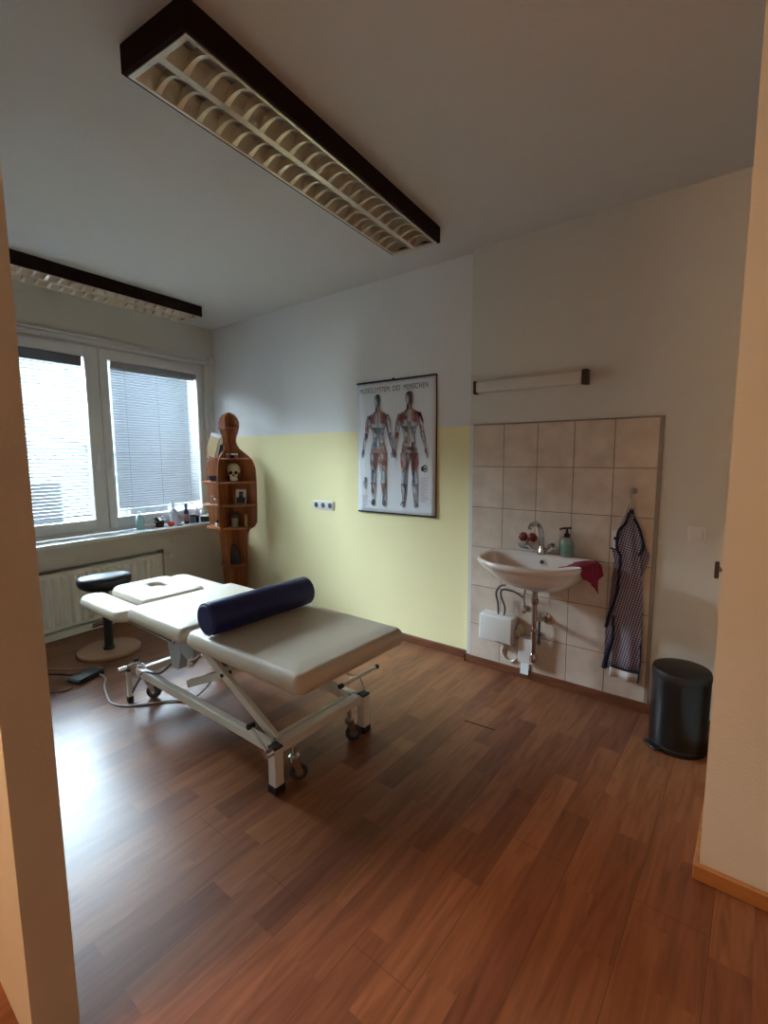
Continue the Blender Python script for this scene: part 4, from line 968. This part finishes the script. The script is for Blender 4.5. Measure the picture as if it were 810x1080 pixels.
# left side items: leaning books, blue bowl, glass, little pot
def book(x, y, z0, w, h, th, rx, rz, mcover, label, lean):
    r = thing('book', label, 'book', sp(x, y, z0), ANG + math.radians(rz))
    m = ROOTS[r.name]
    R = Matrix.Rotation(math.radians(lean), 4, 'Y') @ Matrix.Rotation(math.radians(rx), 4, 'X')
    zz = abs(math.sin(math.radians(lean))) * w / 2 + .002
    T = m @ Matrix.Translation((0, 0, zz)) @ R
    b = BM(); vs = box(b, -w / 2, w / 2, -th / 2, -th / 2 + .002, 0, h); vs += box(b, -w / 2, w / 2, th / 2 - .002, th / 2, 0, h); vs += box(b, -w / 2, -w / 2 + .002, -th / 2, th / 2, 0, h); xf(b, b.verts[:], T); obj('cover', b, mcover, r)
    b = BM(); box(b, -w / 2 + .002, w / 2 - .003, -th / 2 + .002, th / 2 - .002, .003, h - .003); xf(b, b.verts[:], T); obj('pages', b, M['paper'], r)
book(-.155, -.10, 1.485, .12, .20, .018, -6, -12, M['tan'], 'tan book leaning on the left shoulder shelf in front of the white one', 16)
book(-.165, -.055, 1.485, .14, .235, .012, -4, -12, M['paper'], 'white booklet leaning behind the tan book on the shoulder shelf', 14)
book(-.075, -.04, 1.485, .05, .13, .02, -3, -6, M['darkgreen'], 'small dark green book behind the tan book, nearest the neck', 6)
b = BM(); lathe(b, [(0, 0), (.035, 0), (.055, .02), (.06, .055), (.055, .055), (.048, .022), (0, .01)], sp(-.13, -.095, 1.25), 24); tag(obj('blue_bowl', b, M['bluebox']), 'dark blue bowl on the left shelf board level with the skull', 'bowl')
b = BM(); lathe(b, [(0, 0), (.03, 0), (.034, .01), (.026, .05), (.012, .08), (.008, .10), (0, .105)], sp(-.15, -.10, 1.02), 20); ball(b, sp(-.10, -.11, 1.05), .028); tag(obj('glass_ornament', b, M['clear']), 'clear glass ornament on the left shelf board below the blue bowl', 'ornament')
b = BM(); lathe(b, [(0, 0), (.02, 0), (.026, .012), (.024, .034), (.014, .042), (0, .044)], sp(-.10, -.12, .79), 18); lt = thing('little_pot', 'little white and dark pot on the lowest left torso shelf board', 'pot', sp(-.10, -.12, .79)); obj('pot_body', b, M['bowl'], lt)
b = BM(); lathe(b, [(.014, .040), (.018, .05), (.010, .066), (0, .07)], sp(-.10, -.12, .79), 18); obj('pot_lid', b, M['eye'], lt)

# ------------------------------------------------------------------ things on the window sill
SZ = .811
def wp(n, t, z=SZ): return WM @ Vector((n, -t, z))
def bottle(name, label, n, t, r, h, m, cap=None, nr=.35, caph=.02, group=None, cat='bottle', lab=None, sy=1):
    root = thing(name, label, cat, (n, -t, SZ), W=True, group=group); p = wp(n, t)
    hb = h - caph; b = BM(); lathe(b, [(0, 0), (r * .92, 0), (r, .006), (r, hb * .68), (r * .85, hb * .80), (r * nr, hb * .9), (r * nr, hb), (0, hb)], p, 22, sy=sy); obj('bottle_body', b, m, root)
    if cap: b = BM(); lathe(b, [(0, 0), (r * nr * 1.3, 0), (r * nr * 1.3, caph * .8), (r * nr, caph), (0, caph)], (p[0], p[1], SZ + hb), 16); obj('bottle_cap', b, cap, root)
    if lab: b = BM(); lathe(b, [(r * 1.01, hb * .15), (r * 1.01, hb * .6)], p, 22, sy=sy); obj('bottle_label', b, lab, root)
    return root
bottle('bottle', 'pale cyan bottle on the sill in front of the window mullion side', .05, .955, .036, .175, M['bottle_cyan'], M['plastic'], group='bottles and jars on the window sill')
bw = thing('small_bowl', 'off-white bowl on the sill between cyan bottle and plant', 'bowl', (.07, -.868, SZ), W=True)
b = BM(); lathe(b, [(0, 0), (.03, 0), (.045, .02), (.048, .045), (.044, .045), (.035, .018), (0, .01)], wp(.07, .868), 22); obj('bowl_body', b, M['bowl'], bw)
pt = thing('potted_plant', 'small green and purple leafy plant in a pot on the sill', 'potted plant', (.06, -.765, SZ), W=True)
b = BM(); lathe(b, [(0, 0), (.035, 0), (.046, .05), (.048, .06), (.04, .06), (.038, .05), (0, .05)], wp(.06, .765), 22); obj('pot', b, M['pot'], pt)
for name, m, sd_, cnt in (('green_leaves', 'leaf', 3, 26), ('purple_leaves', 'purpleleaf', 9, 22)):
    rnd = random.Random(sd_); b = BM()
    for k in range(cnt):
        a = rnd.uniform(0, 2 * PI); l = rnd.uniform(.05, .09); el = rnd.uniform(.25, 1.3); w = rnd.uniform(.010, .017)
        d = Vector((math.cos(a) * math.cos(el), math.sin(a) * math.cos(el), math.sin(el))); sdv = Vector((-math.sin(a), math.cos(a), 0)); o0 = wp(.06, .765 + (.02 if m == 'leaf' else -.02), SZ + .05)
        pts = [o0, o0 + d * l * .5 + sdv * w, o0 + d * l - Vector((0, 0, l * .25)), o0 + d * l * .5 - sdv * w]; c = o0 + d * l * .5 + Vector((0, 0, .004))
        V = [b.verts.new(p) for p in pts]; cc = b.verts.new(c)
        for q in range(4): b.faces.new((V[q], V[(q + 1) % 4], cc))
    obj(name, b, M[m], pt)
b = BM(); lathe(b, [(0, 0), (.02, 0), (.03, .014), (.031, .03), (.022, .045), (.006, .046), (0, .04)], wp(.10, .665), 20); tag(obj('red_candle_pot', b, M['redfruit']), 'small round red pot on the sill right of the plant', 'pot')
bottle('pump_bottle', 'tall clear pump bottle on the sill, right of the red pot', .06, .605, .042, .235, M['bottle_clear'], M['bottle_clear'], nr=.3, caph=.05, group='bottles and jars on the window sill', lab=None)
bottle('bottle', 'short white bottle on the sill just behind the tall clear pump bottle', .02, .535, .028, .13, M['bottle_clear'], M['plastic'], group='bottles and jars on the window sill')
bottle('bottle', 'dark blue bottle with pink label on the sill right of the pump bottle', .06, .46, .024, .205, M['bottle_dark'], M['bottle_dark'], nr=.5, caph=.04, lab=M['pinklabel'], group='bottles and jars on the window sill')
bottle('bottle', 'lilac bottle on the sill behind the small blue-grey jars', .015, .40, .030, .14, M['lilac'], M['plastic'], group='bottles and jars on the window sill')
bottle('jar', 'squat blue-grey jar on the sill right of the dark blue bottle', .075, .395, .028, .09, M['bluebottle'], M['rubber'], nr=.8, group='bottles and jars on the window sill', cat='jar')
bottle('bottle', 'slim clear bottle on the sill near the figure shelf', .05, .325, .020, .165, M['bottle_clear'], M['plastic'], nr=.45, caph=.03, group='bottles and jars on the window sill')
bottle('jar', 'squat dark blue jar on the sill left of the slim clear bottle', .085, .350, .022, .075, M['bottle_dark'], M['rubber'], nr=.8, group='bottles and jars on the window sill', cat='jar')
bottle('bottle', 'wide pale bottle at the back of the sill beside the corner', .03, .235, .036, .15, M['bottle_clear'], M['plastic'], group='bottles and jars on the window sill')
bx = thing('storage_box', 'small dark box with white lid at the corner end of the sill', 'box', (.09, -.25, SZ), W=True)
b = BM(); box(b, .06, .13, -.29, -.20, SZ, SZ + .055, .003, 1); obj('box_body', b, M['photo'], bx, W=True)
b = BM(); box(b, .058, .132, -.292, -.198, SZ + .055, SZ + .066, .002, 1); obj('box_lid', b, M['paper'], bx, W=True)
def sheet(name, label, n, t, a, w, l, z, m='paper'):
    b = BM(); vs = box(b, -w / 2, w / 2, -l / 2, l / 2, z, z + .0015); xf(b, vs, Matrix.Translation((n, -t, 0)) @ Matrix.Rotation(math.radians(a), 4, 'Z')); tag(obj(name, b, M[m], W=True), label, 'paper')
sheet('paper_sheet', 'white paper sheet lying on the sill, leftmost of the papers', .08, 1.17, 18, .13, .20, SZ)
sheet('paper_sheet', 'white paper sheet on the sill below the cyan bottle', .13, 1.00, -24, .10, .19, SZ + .002)
sheet('dark_folder', 'thin dark grey folder edge on the sill under the white papers', .10, 1.085, -12, .11, .22, SZ - .0012 + .001, 'slat_dark')
sheet('paper_card', 'small white card on the sill in front of the plant', .15, .80, 30, .06, .12, SZ)
b = BM(); tube(b, [wp(.16, .64, SZ + .008), wp(.165, .58, SZ + .008)], .007, 8, 1); tag(obj('grey_tube', b, M['bluebottle']), 'small grey-blue tube lying at the front edge of the sill', 'tube')

# ------------------------------------------------------------------ hall lamp (behind the camera)
hl = thing('hall_ceiling_lamp', 'round opal ceiling lamp in the hall behind the viewer', 'ceiling lamp', (3.08, -3.72, H))
b = BM(); lathe(b, [(.16, 0), (.16, -.03), (0, -.03)], (3.08, -3.72, H), 32); obj('lamp_base', b, M['plastic'], hl)
HM = emit_mat('warm_opal_glass', (255, 208, 160), 86.0)
b = BM(); lathe(b, [(.15, -.03), (.165, -.06), (.15, -.10), (.10, -.13), (0, -.145)], (3.08, -3.72, H), 32); obj('lamp_shade', b, HM, hl)

# ------------------------------------------------------------------ daylight
w = bpy.data.worlds.new('overcast'); SC.world = w; w.use_nodes = True
N, L = w.node_tree.nodes, w.node_tree.links; bg = N['Background']
tc = N.new('ShaderNodeTexCoord'); sp_ = N.new('ShaderNodeSeparateXYZ'); L.new(tc.outputs['Generated'], sp_.inputs[0])
cr_ = N.new('ShaderNodeValToRGB'); cr_.color_ramp.elements[0].position = 0; cr_.color_ramp.elements[0].color = (.80, .93, 1.0, 1); cr_.color_ramp.elements[1].position = 1; cr_.color_ramp.elements[1].color = (.62, .80, 1.0, 1)
L.new(sp_.outputs['Z'], cr_.inputs['Fac']); L.new(cr_.outputs['Color'], bg.inputs['Color']); bg.inputs['Strength'].default_value = 36
la = bpy.data.lights.new('window_portal', 'AREA'); la.shape = 'RECTANGLE'; la.size = 1.7; la.size_y = 2.3
try: la.cycles.is_portal = True
except Exception: pass
lo = bpy.data.objects.new('window_portal', la); COL.objects.link(lo)
P = WM @ Vector((-.16, -1.22, 1.64)); lo.location = P; nrm = WM @ Vector((1, 0, 0))
lo.rotation_euler = (-nrm).to_track_quat('Z', 'X').to_euler()

# ------------------------------------------------------------------ camera
cd = bpy.data.cameras.new('camera'); cam = bpy.data.objects.new('camera', cd); COL.objects.link(cam); SC.camera = cam
p, y, r = map(math.radians, (6.707, 38.229, -.357))
F = Vector((-math.sin(y) * math.cos(p), math.cos(y) * math.cos(p), -math.sin(p)))
Rv = Vector((math.cos(y), math.sin(y), 0)); U = Rv.cross(F)
R2 = Rv * math.cos(r) + U * math.sin(r); U2 = U * math.cos(r) - Rv * math.sin(r)
m = Matrix((R2, U2, -F)).transposed().to_4x4(); m.translation = (4.785, -3.073, 1.5)
cam.matrix_world = m
cd.sensor_fit = 'VERTICAL'; cd.sensor_height = 24; cd.lens = 506.995 / 1080 * 24; cd.clip_start = .05; cd.clip_end = 200

SC.view_settings.view_transform = 'Standard'; SC.view_settings.look = 'None'; SC.view_settings.gamma = 1; SC.view_settings.use_curve_mapping = False
SC.view_settings.exposure = 1.28
